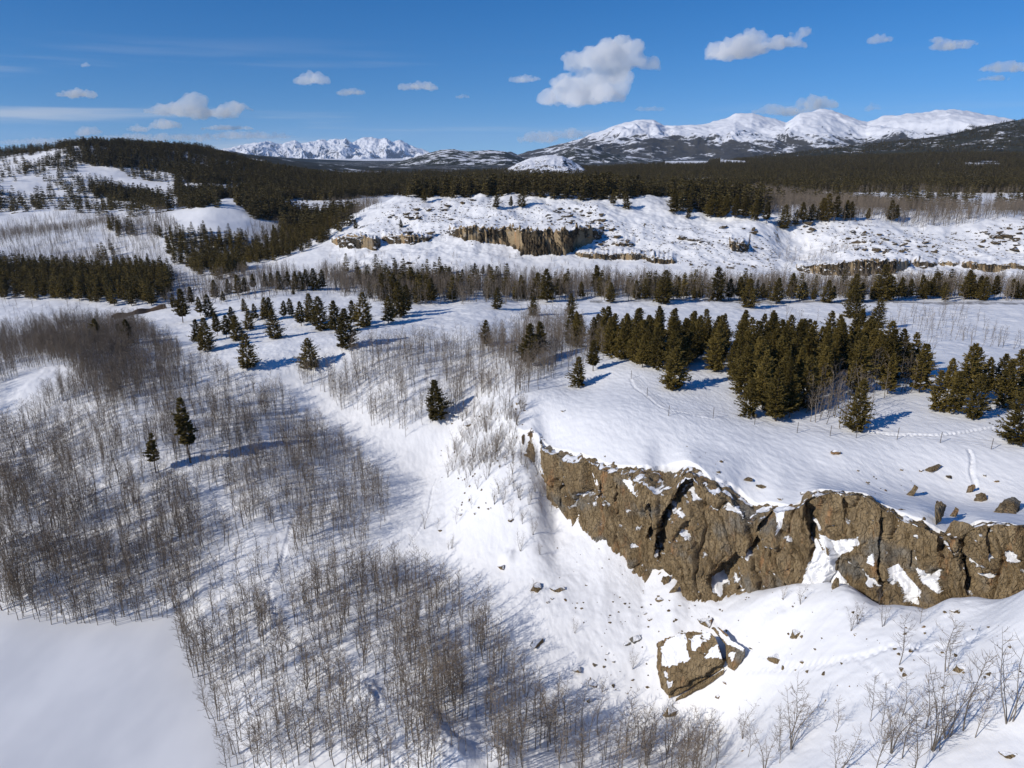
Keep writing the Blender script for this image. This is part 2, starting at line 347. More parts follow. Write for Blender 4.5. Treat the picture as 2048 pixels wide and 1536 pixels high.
def rock_mat(name, snow_lo=0.50, snow_hi=0.72, big=1.0, ledge=False, cw=0.055, cs=0.45, dark=1.0):
    k = NT(name); pos, nr, tn = k.geo(); c = rock_color(k, k.mapv(pos, (big,)*3), cw, cs, dark)
    f = k.math('ADD', k.attr('ledge') if ledge else k.sepz(tn), k.math('MULTIPLY', k.math('SUBTRACT', k.noise(pos, 0.9*big, 4, 0.6), 0.5), 0.55))
    sm = k.ramp(f, snow_lo, snow_hi)
    k.l(k.mix(sm, c, SNOW), k.p.inputs['Base Color']); k.p.inputs['Roughness'].default_value = 0.9
    vor = k.n('TexVoronoi', feature='DISTANCE_TO_EDGE'); k.l(k.mapv(pos, (1.4*big,1.4*big,0.55*big)), vor.inputs['Vector']); vor.inputs['Scale'].default_value = 1.2
    h = k.math('ADD', k.math('MULTIPLY', k.ramp(vor.outputs[0], 0.0, 0.10), 0.35), k.noise(pos, 2.4*big, 6, 0.68))
    h = k.math('MULTIPLY', h, k.math('SUBTRACT', 1.0, k.math('MULTIPLY', sm, 0.9)))
    k.l(k.bump(h, 1.0, 0.42/big), k.p.inputs['Normal']); return k.m
M_ROCK = rock_mat('weathered_brown_rock', 0.66, 0.72, 1.0, True)
M_ROCKFAR = rock_mat('ridge_brown_rock', 0.54, 0.66, 0.8, True, 0.17, 0.9, 0.42)
M_BOULDER = rock_mat('boulder_rock_with_snow', 0.66, 0.72, 0.9, True, .05, .35)
M_BARE = rock_mat('bare_boulder_rock', 0.98, 1.1, 0.9, True, .06, .5, .85)
M_OUTCROP = rock_mat('dark_outcrop_rock', 0.86, 0.98, 0.9, True, .12, .6, .50)
def snow_mat():
    k = NT('wind_packed_snow'); pos, nr, tn = k.geo()
    tint = k.noise(pos, 0.05, 3, 0.5)
    c = k.mix(tint, (0.86,0.855,0.85,1), (0.82,0.82,0.825,1))
    # bare bedrock on steep slopes of the ridge
    f = k.math('ADD', k.sepz(tn), k.math('MULTIPLY', k.math('SUBTRACT', k.noise(pos, 0.33, 4, 0.6), 0.5), 0.35))
    rk = k.math('MULTIPLY', k.math('SUBTRACT', 1.0, k.ramp(f, 0.60, 0.68)), k.attr('bedrock'))
    c = k.mix(rk, c, rock_color(k, k.mapv(pos, (0.6,)*3)))
    # far forest canopy
    fo = k.math('MULTIPLY', k.attr('forest'), k.ramp(k.noise(pos, 0.010, 5, 0.7), 0.36, 0.43))
    c = k.mix(fo, c, k.mix(k.noise(pos, 0.03, 3), (0.026,0.024,0.011,1), (0.066,0.056,0.026,1)))
    c = k.mix(k.math('MULTIPLY', k.attr('forest'), k.ramp(k.noise(pos, 0.0045, 4, 0.6), 0.56, 0.62)), c, (0.15,0.125,0.10,1))
    k.l(c, k.p.inputs['Base Color']); k.p.inputs['Roughness'].default_value = 0.65
    zone_ = k.ramp(k.noise(pos, 0.07, 3, 0.5), 0.38, 0.62)
    h = k.math('MULTIPLY', k.noise(k.mapv(pos, (1.0,0.30,1), (0,0,R(34))), 1.9, 5, 0.62), k.math('ADD', k.math('MULTIPLY', zone_, 0.9), 0.25))
    h = k.math('ADD', h, k.math('MULTIPLY', k.noise(pos, 0.55, 4, 0.55), 0.7))
    k.l(k.bump(h, 0.6, 0.14), k.p.inputs['Normal'])
    return k.m
M_SNOW = snow_mat()
k = NT('lake_snow'); pos, _, _ = k.geo()
k.l(k.mix(k.ramp(k.noise(k.mapv(pos, (1,0.5,1)), 0.09, 3, 0.5), 0.35, 0.7), (0.75,0.755,0.765,1), (0.89,0.887,0.88,1)), k.p.inputs['Base Color']); k.p.inputs['Roughness'].default_value = 0.6
k.l(k.bump(k.noise(pos, 0.8, 4, 0.6), 0.15, 0.08), k.p.inputs['Normal']); M_LAKE = k.m

# ------------------------------------------------------------------ ground sheet
TRAILS = [ # pixel polyline, width m, depth m, footprint pitch m
 ([(640,960),(700,985),(780,1000)], 0.9, .12, .7),
 ([(300,925),(370,960),(410,990),(450,1022)], 0.9, .16, .7),
 ([(588,1030),(580,1070),(560,1120),(535,1180),(548,1215),(566,1250),(575,1270),(610,1305),(660,1340),(700,1368),(735,1385),(755,1400),(768,1430)], 0.85, .22, .75),
 ([(700,1340),(730,1372)], 0.5, .12, .7),
 ([(752,1465),(765,1490),(790,1515),(820,1545)], 0.9, .25, .8),
 ([(874,955),(860,1000),(846,1050),(825,1080),(800,1115),(780,1150)], 0.5, .18, .7),
 ([(262,703),(330,735),(400,768),(450,787),(492,803)], 1.6, .22, 1.2),
 ([(780,687),(850,692),(940,702)], 1.2, .2, 1.2),
 ([(1490,1338),(1545,1325),(1600,1332),(1640,1334),(1690,1326),(1740,1312),(1790,1290),(1850,1296),(1925,1290),(1945,1272),(1970,1264),(2048,1272)], 0.9, .24, .8),
 ([(1720,1320),(1760,1350),(1810,1395)], 0.5, .14, .7),
 ([(1430,1240),(1480,1275),(1560,1330)], 0.6, .2, .7),
 ([(1260,757),(1275,780),(1300,800),(1330,820),(1380,828),(1430,838)], 0.6, .14, .8),
 ([(1730,862),(1800,870),(1880,872),(1940,862),(2048,850)], 1.0, .25, .8),
 ([(1936,900),(1945,930),(1948,955),(1952,975)], 0.6, .28, 9),
 ([(560,800),(640,860),(700,880)], .8, .12, .8),
]
def build_ground():
    az = np.concatenate([np.arange(-180, -48, 2.0), np.arange(-48, -38, 0.25), np.arange(-38, 38, 0.072), np.arange(38, 48, 0.25), np.arange(48, 180, 2.0)])
    az = np.radians(az)
    rr = [1.0, 20, 40, 50]
    r = 56.0
    while r < 26000:
        rr.append(r)
        r += 0.22 if r < 130 else 0.30 if r < 190 else 0.5 if r < 300 else 0.8 if r < 372 else 0.5 if r < 470 else 1.5 if r < 560 else r*0.008 if r < 2500 else r*0.03
    rr = np.array(rr)
    A, Rr = np.meshgrid(az, rr, indexing='ij'); X = np.sin(A)*Rr; Y = np.cos(A)*Rr
    Z = H(X, Y)
    for poly, wd, dp, pitch in TRAILS:
        P = np.array([hit(*q)[:2] for q in poly])
        # resample with a slight wander
        seg = np.hypot(*np.diff(P, axis=0).T); cum = np.concatenate([[0], np.cumsum(seg)]); n = max(8, int(cum[-1]/2))
        s = np.linspace(0, cum[-1], n); Q = np.stack([np.interp(s, cum, P[:,0]), np.interp(s, cum, P[:,1])], 1)
        Q = Q + np.stack([fbm(s/9, s*0+1, 2, 3), fbm(s/9, s*0+7, 2, 4)], 1)*0.7
        lo = Q.min(0)-3; hi = Q.max(0)+3
        m = (X > lo[0]) & (X < hi[0]) & (Y > lo[1]) & (Y < hi[1])
        if not m.any(): continue
        x = X[m]; y = Y[m]; d = np.full(x.shape, 1e9); al = np.zeros(x.shape); sd = np.zeros(x.shape); c = 0
        for i in range(n-1):
            x1, y1 = Q[i]; dx, dy = Q[i+1]-Q[i]; L = math.hypot(dx, dy)+1e-9
            t = np.clip(((x-x1)*dx+(y-y1)*dy)/L/L, 0, 1); ex = x-x1-t*dx; ey = y-y1-t*dy; e = np.hypot(ex, ey); k = e < d
            d = np.where(k, e, d); al = np.where(k, c+t*L, al); sd = np.where(k, (ex*dy-ey*dx)/L, sd); c += L
        core = np.exp(-(d/(wd*0.5))**4); rim = np.exp(-((d-wd*0.75)/(wd*0.28))**2)
        foot = 0.6+0.4*np.cos(al*2*math.pi/pitch + np.where(sd > 0, math.pi, 0) + 2.2*perlin(al/3.0, al*0+2, 7)) + 0.35*perlin(x*2.2, y*2.2, 9)
        Z[m] += -dp*1.0*core*foot + dp*0.22*rim*(0.7+0.5*perlin(x*1.5, y*1.5, 4))
    for px, py, rd_, ht in [(548,1238,2.0,1.1),(534,1246,1.4,.8),(726,1392,2.2,1.3),(734,1412,1.9,1.0),(850,1436,1.8,1.1),(868,1478,2.6,1.4),(932,1462,1.5,.9),(905,1510,2.2,1.2),(862,1345,1.1,.8),(1000,1500,1.8,1.0),(1015,1118,1.2,.9),(1548,1255,1.6,.7),(720,1170,1.2,.6),(470,1330,1.3,.5),(620,1440,1.5,.6)]:
        bx_, by_, _ = hit(px, py); e = np.hypot(X-bx_, Y-by_)/rd_; mm = e < 2.2
        Z[mm] += ht*np.exp(-(e[mm]**2.6))*(1+.25*perlin(X[mm]*1.1, Y[mm]*1.1, 12))
    V = np.stack([X, Y, Z], -1).reshape(-1, 3); F = gridfaces(len(az), len(rr), True)
    me = mesh_np('ground', V, F[:, ::-1], [M_SNOW])
    px, py = project(X, Y, Z); px = np.where(Y > 10, px, -9999)
    fo = np.zeros(X.shape); fo[(Rr > 1500) & far_forest(px, py, X, Y)] = 1
    attr(me, 'forest', fo); attr(me, 'bedrock', sst(360, 380, Rr)*(1-sst(900, 1200, Rr)))
    o = obj('snow_ground', me); tag(o, kind='structure'); return az, rr, Z
# forest masks in photo space; (evaluated for ground points wherever they stand)
FOREST = [
 [(160,276),(300,284),(420,298),(520,335),(640,352),(900,345),(1100,340),(1450,318),(1800,270),(2100,232),(2600,232),(2600,396),(2048,394),(1760,386),(1560,382),(1350,378),(1000,372),(840,385),(780,388),(700,396),(560,392),(470,402),(400,395),(355,388),(350,345),(300,330),(240,335),(160,320)],
 [(830,388),(1000,380),(1340,378),(1345,392),(1250,400),(1100,400),(1000,394),(850,396)],
 [(500,395),(620,380),(720,398),(700,418),(600,405),(560,440),(520,430)],
]
CLEAR = [ [(1850,283),(1905,278),(1945,290),(1890,296)], [(1985,285),(2060,268),(2060,300),(1970,300)], [(1925,325),(2000,326),(2005,334),(1930,332)], [(1440,318),(1490,322),(1492,330),(1440,326)],
 [(1330,322),(1420,322),(1410,332),(1330,330)], [(1700,385),(1860,385),(2048,388),(2048,430),(1700,430)], [(560,400),(700,402),(700,430),(590,430)], [(200,345),(300,345),(330,372),(250,385),(190,370)],
 [(1960,255),(2060,240),(2060,262),(1990,272)], [(400,325),(440,330),(430,345),(400,340)]]
def far_forest(px, py, X, Y):
    m = np.zeros(px.shape, bool)
    for p in FOREST: m |= inpoly(px, py, p)
    for p in CLEAR: m &= ~inpoly(px, py, p)
    r = np.hypot(X, Y)
    c = np.zeros(px.shape, bool)
    for p in CLEAR: c |= inpoly(px, py, p)
    return m | ((r > 1500) & (r < 9000) & ~c)
az_g, rr_g, Z_g = build_ground()
def GZ(x, y):
    """height of the built sheet"""
    a = np.arctan2(x, y); r = np.hypot(x, y)
    i = np.clip(np.searchsorted(az_g, a)-1, 0, len(az_g)-2); j = np.clip(np.searchsorted(rr_g, r)-1, 0, len(rr_g)-2)
    u = (a-az_g[i])/(az_g[i+1]-az_g[i]); v = (r-rr_g[j])/(rr_g[j+1]-rr_g[j])
    return (Z_g[i,j]*(1-u)+Z_g[i+1,j]*u)*(1-v)+(Z_g[i,j+1]*(1-u)+Z_g[i+1,j+1]*u)*v
def ghit(px, py):
    x, y, z = hit(px, py); return x, y, float(GZ(np.array([x]), np.array([y]))[0])
# lake
lp = [(-60,1700)]
xs = np.array([p[0] for p in LAKE]); ys = np.array([p[1] for p in LAKE])
lake = bpy.data.meshes.new('lake'); lake.from_pydata([(x*1.06 if x > -40 else x, y, 0.0) for x, y in [(LAKE[0][0],LAKE[0][1]+7)]+[(x+5,y+7) if i<6 else (x+7,y) for i,(x,y) in enumerate(LAKE[1:-1])]+[LAKE[-1]]], [], [list(range(len(LAKE)))]); lake.materials.append(M_LAKE)
tag(obj('frozen_lake', lake), kind='structure')

# ------------------------------------------------------------------ cliffs
SNOWPATCH = [[(1596,1215),(1612,1150),(1628,1095),(1640,1070),(1668,1080),(1722,1078),(1712,1092),(1680,1112),(1672,1135),(1700,1170),(1712,1215)],[(1778,1135),(1800,1130),(1815,1150),(1840,1180),(1838,1210),(1815,1200),(1800,1165),(1782,1168)],[(1835,1138),(1860,1150),(1884,1175),(1870,1182),(1845,1165)],[(1732,1108),(1748,1110),(1744,1130),(1732,1125)],[(1246,962),(1262,960),(1300,985),(1318,1008),(1290,998),(1262,985)],[(1552,1020),(1575,1010),(1562,1045),(1548,1068),(1552,1040)]]
def cliff_mesh(name, az, ft, tp, rows, amp, over, mats, seed, gul=(), snowlip=0.3):
    fr, fz = ft; tr, tz = tp; n = len(az); bx, by = np.sin(az)*tr, np.cos(az)*tr; u = np.concatenate([[0], np.cumsum(np.hypot(np.diff(bx), np.diff(by)))]); uoff = u
    Hh = tz-fz
    ta = np.linspace(0, 1, rows); back = np.linspace(0, 1, 14)[1:]
    T = np.concatenate([ta, 1+back]); A = az[:,None]+0*T[None,:]; U = u[:,None]+0*T[None,:]
    tt = np.minimum(T, 1)[None,:]; bk = np.maximum(T-1, 0)[None,:]
    Z = fz[:,None]-1.6*(1-tt)**3*min(1, Hh.mean()/8)-0.5 + (Hh[:,None]+0.5)*tt
    Rr = fr[:,None] + (tr-fr)[:,None]*tt**1.3
    k = np.sin(np.pi*np.clip(tt, 0, 1))**0.35*1.0
    env = np.minimum(1, Hh/3.0)[:,None]*(0.45+0.55*k)
    wx = U + 0.7*fbm(U*0.22, Z*0.18, 3, seed); wz = Z + 0.8*fbm(U*0.25, Z*0.25, 3, seed+3)
    tilt = wx + 0.38*wz
    D = 2.0*fbm(tilt*0.13, wz*0.05, 3, seed+5)
    f1, f2, c = worley(tilt*0.30, wz*0.13, seed+7); D += 1.7*(c-0.5) - 1.2*np.exp(-((f2-f1)/0.07)**2)
    f1, f2, c = worley(tilt*0.85, wz*0.40, seed+9); D += 0.42*(c-0.5) - 0.30*np.exp(-((f2-f1)/0.09)**2)
    f1, f2, c = worley(wx*1.9+wz*.3, wz*0.55, seed+11); D += 0.24*(c-0.5) - 0.13*np.exp(-((f2-f1)/0.1)**2)
    D -= 0.45*np.exp(-(np.abs(perlin(tilt*0.55, wz*0.045, seed+41))/0.05)**2) + 0.18*np.exp(-(np.abs(perlin(tilt*1.5, wz*0.10, seed+43))/0.07)**2)
    D += 0.13*fbm(wx*1.5, wz*0.8, 4, seed+13) + 0.5*ridged(tilt*0.5, wz*0.2, 3, seed+15)-0.3
    DG = np.zeros(D.shape)
    for (x1, y1, x2, y2, hw, dp) in gul:
        d1 = ray(x1, y1); d2 = ray(x2, y2); a1 = math.atan2(d1[0], d1[1]); a2 = math.atan2(d2[0], d2[1])
        r1 = np.interp(a1, az, tr); r2 = np.interp(a2, az, (fr+tr)/2)
        z1 = CAM_Z+d1[2]*r1/math.hypot(d1[0], d1[1]); z2 = CAM_Z+d2[2]*r2/math.hypot(d2[0], d2[1])
        U1, U2 = np.interp(a1, az, u), np.interp(a2, az, u); dx, dz = U2-U1, z2-z1; L2 = dx*dx+dz*dz
        t = np.clip(((U-U1)*dx+(Z-z1)*dz)/L2, 0, 1); e = np.hypot(U-U1-t*dx, Z-z1-t*dz) + 0.25*fbm(U*1.1, Z*1.1, 3, 5)*hw
        DG = np.maximum(DG, dp*amp*np.exp(-(np.maximum(e, 0)/hw)**4))
    off = D*amp*env*(1-bk)**2 - bk*over + 0.25*amp
    kk = np.ones(41)/41; sx = np.convolve(np.pad(bx, 20, 'edge'), kk, 'valid') if n > 60 else bx; sy = np.convolve(np.pad(by, 20, 'edge'), kk, 'valid') if n > 60 else by
    gx, gy = np.gradient(sx), np.gradient(sy); gl = np.hypot(gx, gy)+1e-9; nx_, ny_ = gy/gl, -gx/gl
    top = fbm(U*0.45, U*0+2, 3, seed+21)*0.35 + fbm(U*1.7, bk*2, 3, seed+23)*0.30
    Z = Z + np.where(tt > 0.8, (tt-0.8)/0.2, 0)*top*np.minimum(1, Hh/4)[:,None]*min(1, amp) - (bk**3)*2.6*min(1, amp*1.2) + 0.12*fbm(U*1.5, bk*6, 3, seed+30)*(bk > 0)
    if name == 'cliff':
        DG = DG*(1-bk)**2*sst(0, .12, tt)
        GX = np.sin(A)*Rr + nx_[:,None]*off + math.sin(R(6))*DG; GY = np.cos(A)*Rr + ny_[:,None]*off + math.cos(R(6))*DG
        ib = rows-1; hb = H(GX[:,ib], GY[:,ib], False, True); dz = (hb - Z[:,ib])[:,None]
        Z = Z + dz*sst(0.55, 1.0, tt); hs = H(GX[:,ib:], GY[:,ib:], False, True); bb = bk[:,ib:]
        Z[:,ib:] = hs - 0.10 - 0.55*bb**1.5 + 0.45*fbm(U[:,ib:]*0.7, bb*4, 4, 91)*sst(0, .08, bb)
    else: GX = np.sin(A)*Rr + nx_[:,None]*off; GY = np.cos(A)*Rr + ny_[:,None]*off
    G3 = np.stack([GX, GY, Z], -1)
    Nn = np.cross(np.gradient(G3, axis=0), np.gradient(G3, axis=1)); Nn /= np.linalg.norm(Nn, axis=-1, keepdims=True)+1e-9
    nz = np.abs(Nn[..., 2]); q = 4 if n > 400 else 1
    for ax in (0, 1):
        pad = [(0,0),(0,0)]; pad[ax] = (q, q); c = np.cumsum(np.pad(nz, [(p0+(1 if ax == i else 0), p1) for i, (p0, p1) in enumerate(pad)], 'edge'), axis=ax)
        nz = (np.take(c, np.arange(2*q+1, c.shape[ax]), axis=ax)-np.take(c, np.arange(0, c.shape[ax]-2*q-1), axis=ax))/(2*q+1)
    if name == 'cliff':
        qx, qy = project(G3[...,0], G3[...,1], G3[...,2]); wq = 5*perlin(U*.9, Z*.9, 5)+6*perlin(U*.3, Z*.3, 6)
        nz = np.where(bk > 0.0, 0.60+0.38*fbm(U*0.5, bk*3, 3, 66), nz)
        for pl in SNOWPATCH: nz = np.where(inpoly(qx+wq, qy+wq, pl) & (D < .9), 0.95, nz)
    me = mesh_np(name, G3.reshape(-1, 3), gridfaces(n, len(T)), mats); attr(me, 'ledge', nz[:n, :len(T)]); return me
az = np.radians(np.arange(math.degrees(AZ0)-0.1, 43.5, 0.05))
me = cliff_mesh('cliff', az, cl_f(az), cl_t(az), 250, 1.0, 5.0, [M_ROCK], 3, GUL)
tag(obj('cliff', me), kind='structure')
for i, (ba, br, bf, bt, D) in enumerate(BANDS):
    az = np.arange(ba[0], ba[-1], R(0.03)); f = (np.interp(az, ba, br), np.interp(az, ba, bf)); hh = np.interp(az, ba, bt)
    me = cliff_mesh('ridge_cliff', az, f, (f[0]+0.7, hh), 44, 1.15 if (bt-bf).max() > 6 else 0.7, 3.5, [M_ROCKFAR], 40+i)
    tag(obj('ridge_cliff', me), kind='structure')

# ------------------------------------------------------------------ far hills and mountains
def mtn_mat(name, lo, hi, dens, dark=(0.035,0.036,0.028,1), sc=1.0, slopew=1.0, bias=0.0):
    """lo..hi: heights between which woods and bare rock give way to clean snow"""
    k = NT(name); pos, nr, tn = k.geo(); z = k.sepz(pos)
    alt = k.ramp(k.math('ADD', z, k.math('MULTIPLY', k.math('SUBTRACT', k.noise(pos, 0.0012*sc, 4, 0.6), 0.5), (hi-lo)*1.1)), hi, lo)
    n = k.noise(k.mapv(pos, (1,1,1.5)), 0.006*sc, 7, 0.72); n2 = k.noise(pos, 0.0016*sc, 5, 0.65)
    sp = k.math('ADD', k.math('MULTIPLY', n, 0.65), k.math('MULTIPLY', n2, 0.35))
    cov = k.math('ADD', sp, k.math('SUBTRACT', k.math('MULTIPLY', alt, dens), 0.5*dens))
    cov = k.math('ADD', cov, k.math('MULTIPLY', k.math('SUBTRACT', 0.85, k.sepz(tn)), slopew))
    f = k.ramp(k.math('ADD', cov, bias), 0.535, 0.60)
    k.l(k.mix(f, (0.80,0.81,0.84,1), dark), k.p.inputs['Base Color']); k.p.inputs['Roughness'].default_value = 0.8
    k.l(k.bump(k.noise(pos, 0.008*sc, 6, 0.6), 0.5, 25/sc), k.p.inputs['Normal']); return k.m
def ridge(name, sil, Yc, Yf, ybase, mat, rough, seed, nx=500, ny=160, back=0.5, fr=1.0, powr=1.2, valleys=0.0):
    px = np.array([s[0] for s in sil], float); py = np.array([s[1] for s in sil], float)
    X = np.linspace(px[0], px[-1], nx); Yp = np.interp(X, px, py)
    d = ray(X, Yp); zc = CAM_Z + d[2]/d[1]*Yc
    d2 = ray(X, np.full(nx, float(ybase))); zb = CAM_Z + d2[2]/d2[1]*Yf
    v = np.concatenate([np.linspace(0, 1, ny), 1+np.linspace(0, back, 40)[1:]])
    Y = Yf + (Yc-Yf)*v[None,:] + 0*X[:,None]
    tx = ((X-1024)/FPX)[:,None]/d[1][:,None]*Y
    ramp = np.where(v <= 1, np.clip(v, 0, 1)**powr, np.clip(1-(v-1)/back*0.8, 0, 1))[None,:]
    Z = zb[:,None] + (zc-zb)[:,None]*ramp
    sc = fr/(abs(Yc)*0.09); amp = rough*(zc.max()-zb.min())
    ex = np.minimum(1, 6*np.minimum(np.linspace(0, 1, nx), 1-np.linspace(0, 1, nx)))[:,None]
    rn = ridged(tx*sc + 0.3*fbm(tx*sc, Y*sc, 2, seed+2), Y*sc*0.55, 5, seed) - 0.62
    env = np.where(v <= 1, np.sin(np.pi*np.clip(v, 0, 1))**0.7, 0.3)[None,:]
    Z = Z + rn*amp*env*ex + 0.05*amp*fbm(tx*sc*9, Y*sc*9, 3, seed+8)
    if valleys: Z = Z - valleys*amp*(1-np.abs(perlin(tx*sc*0.7, Y*sc*0.12, seed+5))*4).clip(0, 1)*env*ex
    Z[:, 0] -= 60
    V = np.stack([tx, Y, Z], -1).reshape(-1, 3)
    me = mesh_np(name, V, gridfaces(nx, len(v)), [mat]); tag(obj(name, me), kind='structure')
    return me
M_MR = mtn_mat('mountain_snow_and_scree', 60, 560, 0.42, (0.05,0.046,0.038,1), 0.8, 0.55, -0.02)
ridge('mountains', [(1010,318),(1060,302),(1100,294),(1160,278),(1210,258),(1240,248),(1275,240),(1308,240),(1330,253),(1370,252),(1420,246),(1450,236),(1472,227),(1505,226),(1540,236),(1572,244),(1600,228),(1640,218),(1665,220),(1700,234),(1735,244),(1765,233),(1800,229),(1850,224),(1900,218),(1940,223),(1990,232),(2030,240),(2080,244),(2200,250),(2500,300)], 11000, 6800, 322, M_MR, 0.40, 21, 900, 260, 0.4, 0.62, 1.0, 0.5)
ridge('mountains', [(850,316),(900,305),(940,310),(1000,306),(1022,303),(1040,312),(1100,316),(1200,320)], 12500, 11000, 322, M_MR, 0.3, 27, 200, 50, 0.3)
M_ML = mtn_mat('jagged_mountain_snow', 100, 500, 0.10, (0.13,0.13,0.14,1), 0.40, 0.50, -0.115)
ridge('mountains', [(395,306),(430,300),(470,294),(500,287),(520,284),(540,282),(552,287),(565,289),(578,283),(590,280),(602,287),(612,285),(630,283),(640,280),(655,283),(668,277),(682,279),(692,277),(705,286),(716,279),(726,275),(742,274),(758,278),(770,276),(785,284),(800,280),(808,283),(820,292),(835,296),(848,299),(862,306),(900,318)], 20000, 15500, 324, M_ML, 0.75, 33, 700, 220, 0.3, 1.7, 1.15, 0.5)
M_DK = mtn_mat('dark_forest_hill', -2000, -1000, 0.0, (0.020,0.026,0.022,1), 2.0, 0.2)
k = NT('blue_forest_hill'); pos, _, _ = k.geo(); k.l(k.mix(k.ramp(k.noise(pos, 0.004, 6, 0.7), 0.66, 0.74), (0.020,0.025,0.020,1), (0.6,0.6,0.62,1)), k.p.inputs['Base Color']); k.p.inputs['Roughness'].default_value = 0.9; M_BL = k.m
ridge('far_hills', [(-400,310),(-200,305),(0,303),(70,300),(200,306),(400,312),(480,308),(520,311),(600,317),(700,321),(860,325),(960,327),(1200,326)], 7500, 4500, 352, M_BL, 0.12, 43, 300, 60, 0.5)
M_H2 = mtn_mat('snow_spotted_hill', 40, 300, 0.10, (0.030,0.031,0.018,1), 2.4, 0.5, 0.12)
ridge('far_hills', [(640,352),(740,336),(800,322),(850,308),(880,300),(905,298),(935,303),(980,300),(1010,303),(1035,312),(1060,322),(1120,330),(1240,332)], 4300, 3000, 352, M_H2, 0.16, 47, 260, 70, 0.5, 1.5)
ridge('far_hills', [(1040,335),(1100,312),(1150,294),(1190,300),(1240,310),(1300,318),(1420,322),(1560,322),(1700,322)], 5200, 4000, 344, M_H2, 0.15, 49, 260, 70, 0.5, 1.5)
M_H3 = mtn_mat('small_rocky_dome_snow', 10, 200, 0.03, (0.06,0.05,0.035,1), 9, 0.9, 0.03)
ridge('snow_dome_hill', [(975,358),(1000,347),(1030,329),(1060,316),(1095,310),(1125,312),(1145,322),(1165,334),(1185,350),(1200,358)], 1900, 1500, 359, M_H3, 0.35, 53, 200, 70, 0.6, 2.0)
ridge('snow_dome_hill', [(880,366),(900,357),(915,354),(935,356),(950,364)], 1480, 1420, 367, M_H3, 0.1, 57, 60, 30, 0.6, 2.0)
# forested shoulder on the far right
M_H4 = mtn_mat('forested_shoulder_snow', -400, 100, 0.02, (0.036,0.034,0.017,1), 3.4, 0.3, 0.20)
H4 = ridge('far_hills', [(1380,330),(1450,322),(1520,312),(1600,303),(1700,291),(1780,283),(1850,276),(1900,268),(1950,257),(2000,246),(2048,238),(2150,226),(2300,215),(2700,215)], 3900, 2500, 345, M_H4, 0.10, 61, 420, 110, 0.5, 1.4, 1.1)
_v = np.empty(len(H4.vertices)*3, np.float32); H4.vertices.foreach_get('co', _v); H4V = _v.reshape(-1, 3)
#@@STAGE2
# ------------------------------------------------------------------ vegetation materials
def leaf_mat(name, c1, c2):
    k = NT(name); pos, _, _ = k.geo(); oi = k.n('ObjectInfo'); n = k.noise(pos, 1.3, 2, 0.5)
    f = k.math('ADD', k.math('MULTIPLY', n, 0.7), k.math('MULTIPLY', k.math('SUBTRACT', oi.outputs['Random'], 0.3), 0.6))
    k.l(k.mix(f, c1, c2), k.p.inputs['Base Color']); k.p.inputs['Roughness'].default_value = 0.7; return k.m
M_NEEDLE = leaf_mat('conifer_needles', (0.050,0.040,0.010,1), (0.205,0.150,0.038,1))
def bark_mat(name, c1, c2):
    k = NT(name); pos, _, _ = k.geo(); oi = k.n('ObjectInfo')
    k.l(k.mix(k.math('ADD', k.math('MULTIPLY', k.noise(pos, 1.2, 3, 0.6), 0.6), k.math('MULTIPLY', oi.outputs['Random'], 0.4)), c1, c2), k.p.inputs['Base Color']); k.p.inputs['Roughness'].default_value = 0.85; return k.m
M_BARK = bark_mat('conifer_bark', (0.07,0.05,0.035,1), (0.13,0.10,0.07,1))
M_ASP = bark_mat('aspen_bark', (0.095,0.083,0.069,1), (0.25,0.215,0.175,1))
M_TWIG = bark_mat('aspen_twigs', (0.125,0.098,0.073,1), (0.255,0.200,0.145,1))
M_ASPALE = bark_mat('pale_aspen_bark', (0.42,0.38,0.31,1), (0.58,0.53,0.45,1))
# ------------------------------------------------------------------ tree meshes (height 1 unit = 1 m, scaled per tree)
class TB:
    def __init__(s): s.v = []; s.f = []
    def tube(s, pts, rad, n=4):
        base = len(s.v)
        for i, (p, r) in enumerate(zip(pts, rad)):
            d = np.subtract(pts[min(i+1, len(pts)-1)], pts[max(i-1, 0)]); d = d/(np.linalg.norm(d)+1e-9)
            a = np.cross(d, (0.3, 0.9, 0.2)); a /= np.linalg.norm(a)+1e-9; b = np.cross(d, a)
            for q in range(n):
                t = 2*math.pi*q/n; s.v.append(tuple(np.add(p, r*(math.cos(t)*a+math.sin(t)*b))))
        for i in range(len(pts)-1):
            for q in range(n):
                a0 = base+i*n+q; a1 = base+i*n+(q+1) % n; s.f.append((a0, a1, a1+n)); s.f.append((a0, a1+n, a0+n))
    def blade(s, p, d, w, up):
        """a tapering clump of needles: a bent diamond"""
        d = np.array(d, float); L = np.linalg.norm(d); sd = np.cross(d, up); sd = sd/(np.linalg.norm(sd)+1e-9)*w
        b = len(s.v); p = np.array(p, float)
        s.v += [tuple(p), tuple(p+d*0.45+sd), tuple(p+d), tuple(p+d*0.45-sd)]; s.f += [(b, b+1, b+2), (b, b+2, b+3)]
    def mesh(s, name, mat, smooth=False): return mesh_np(name, np.array(s.v), np.array(s.f), [mat], smooth)
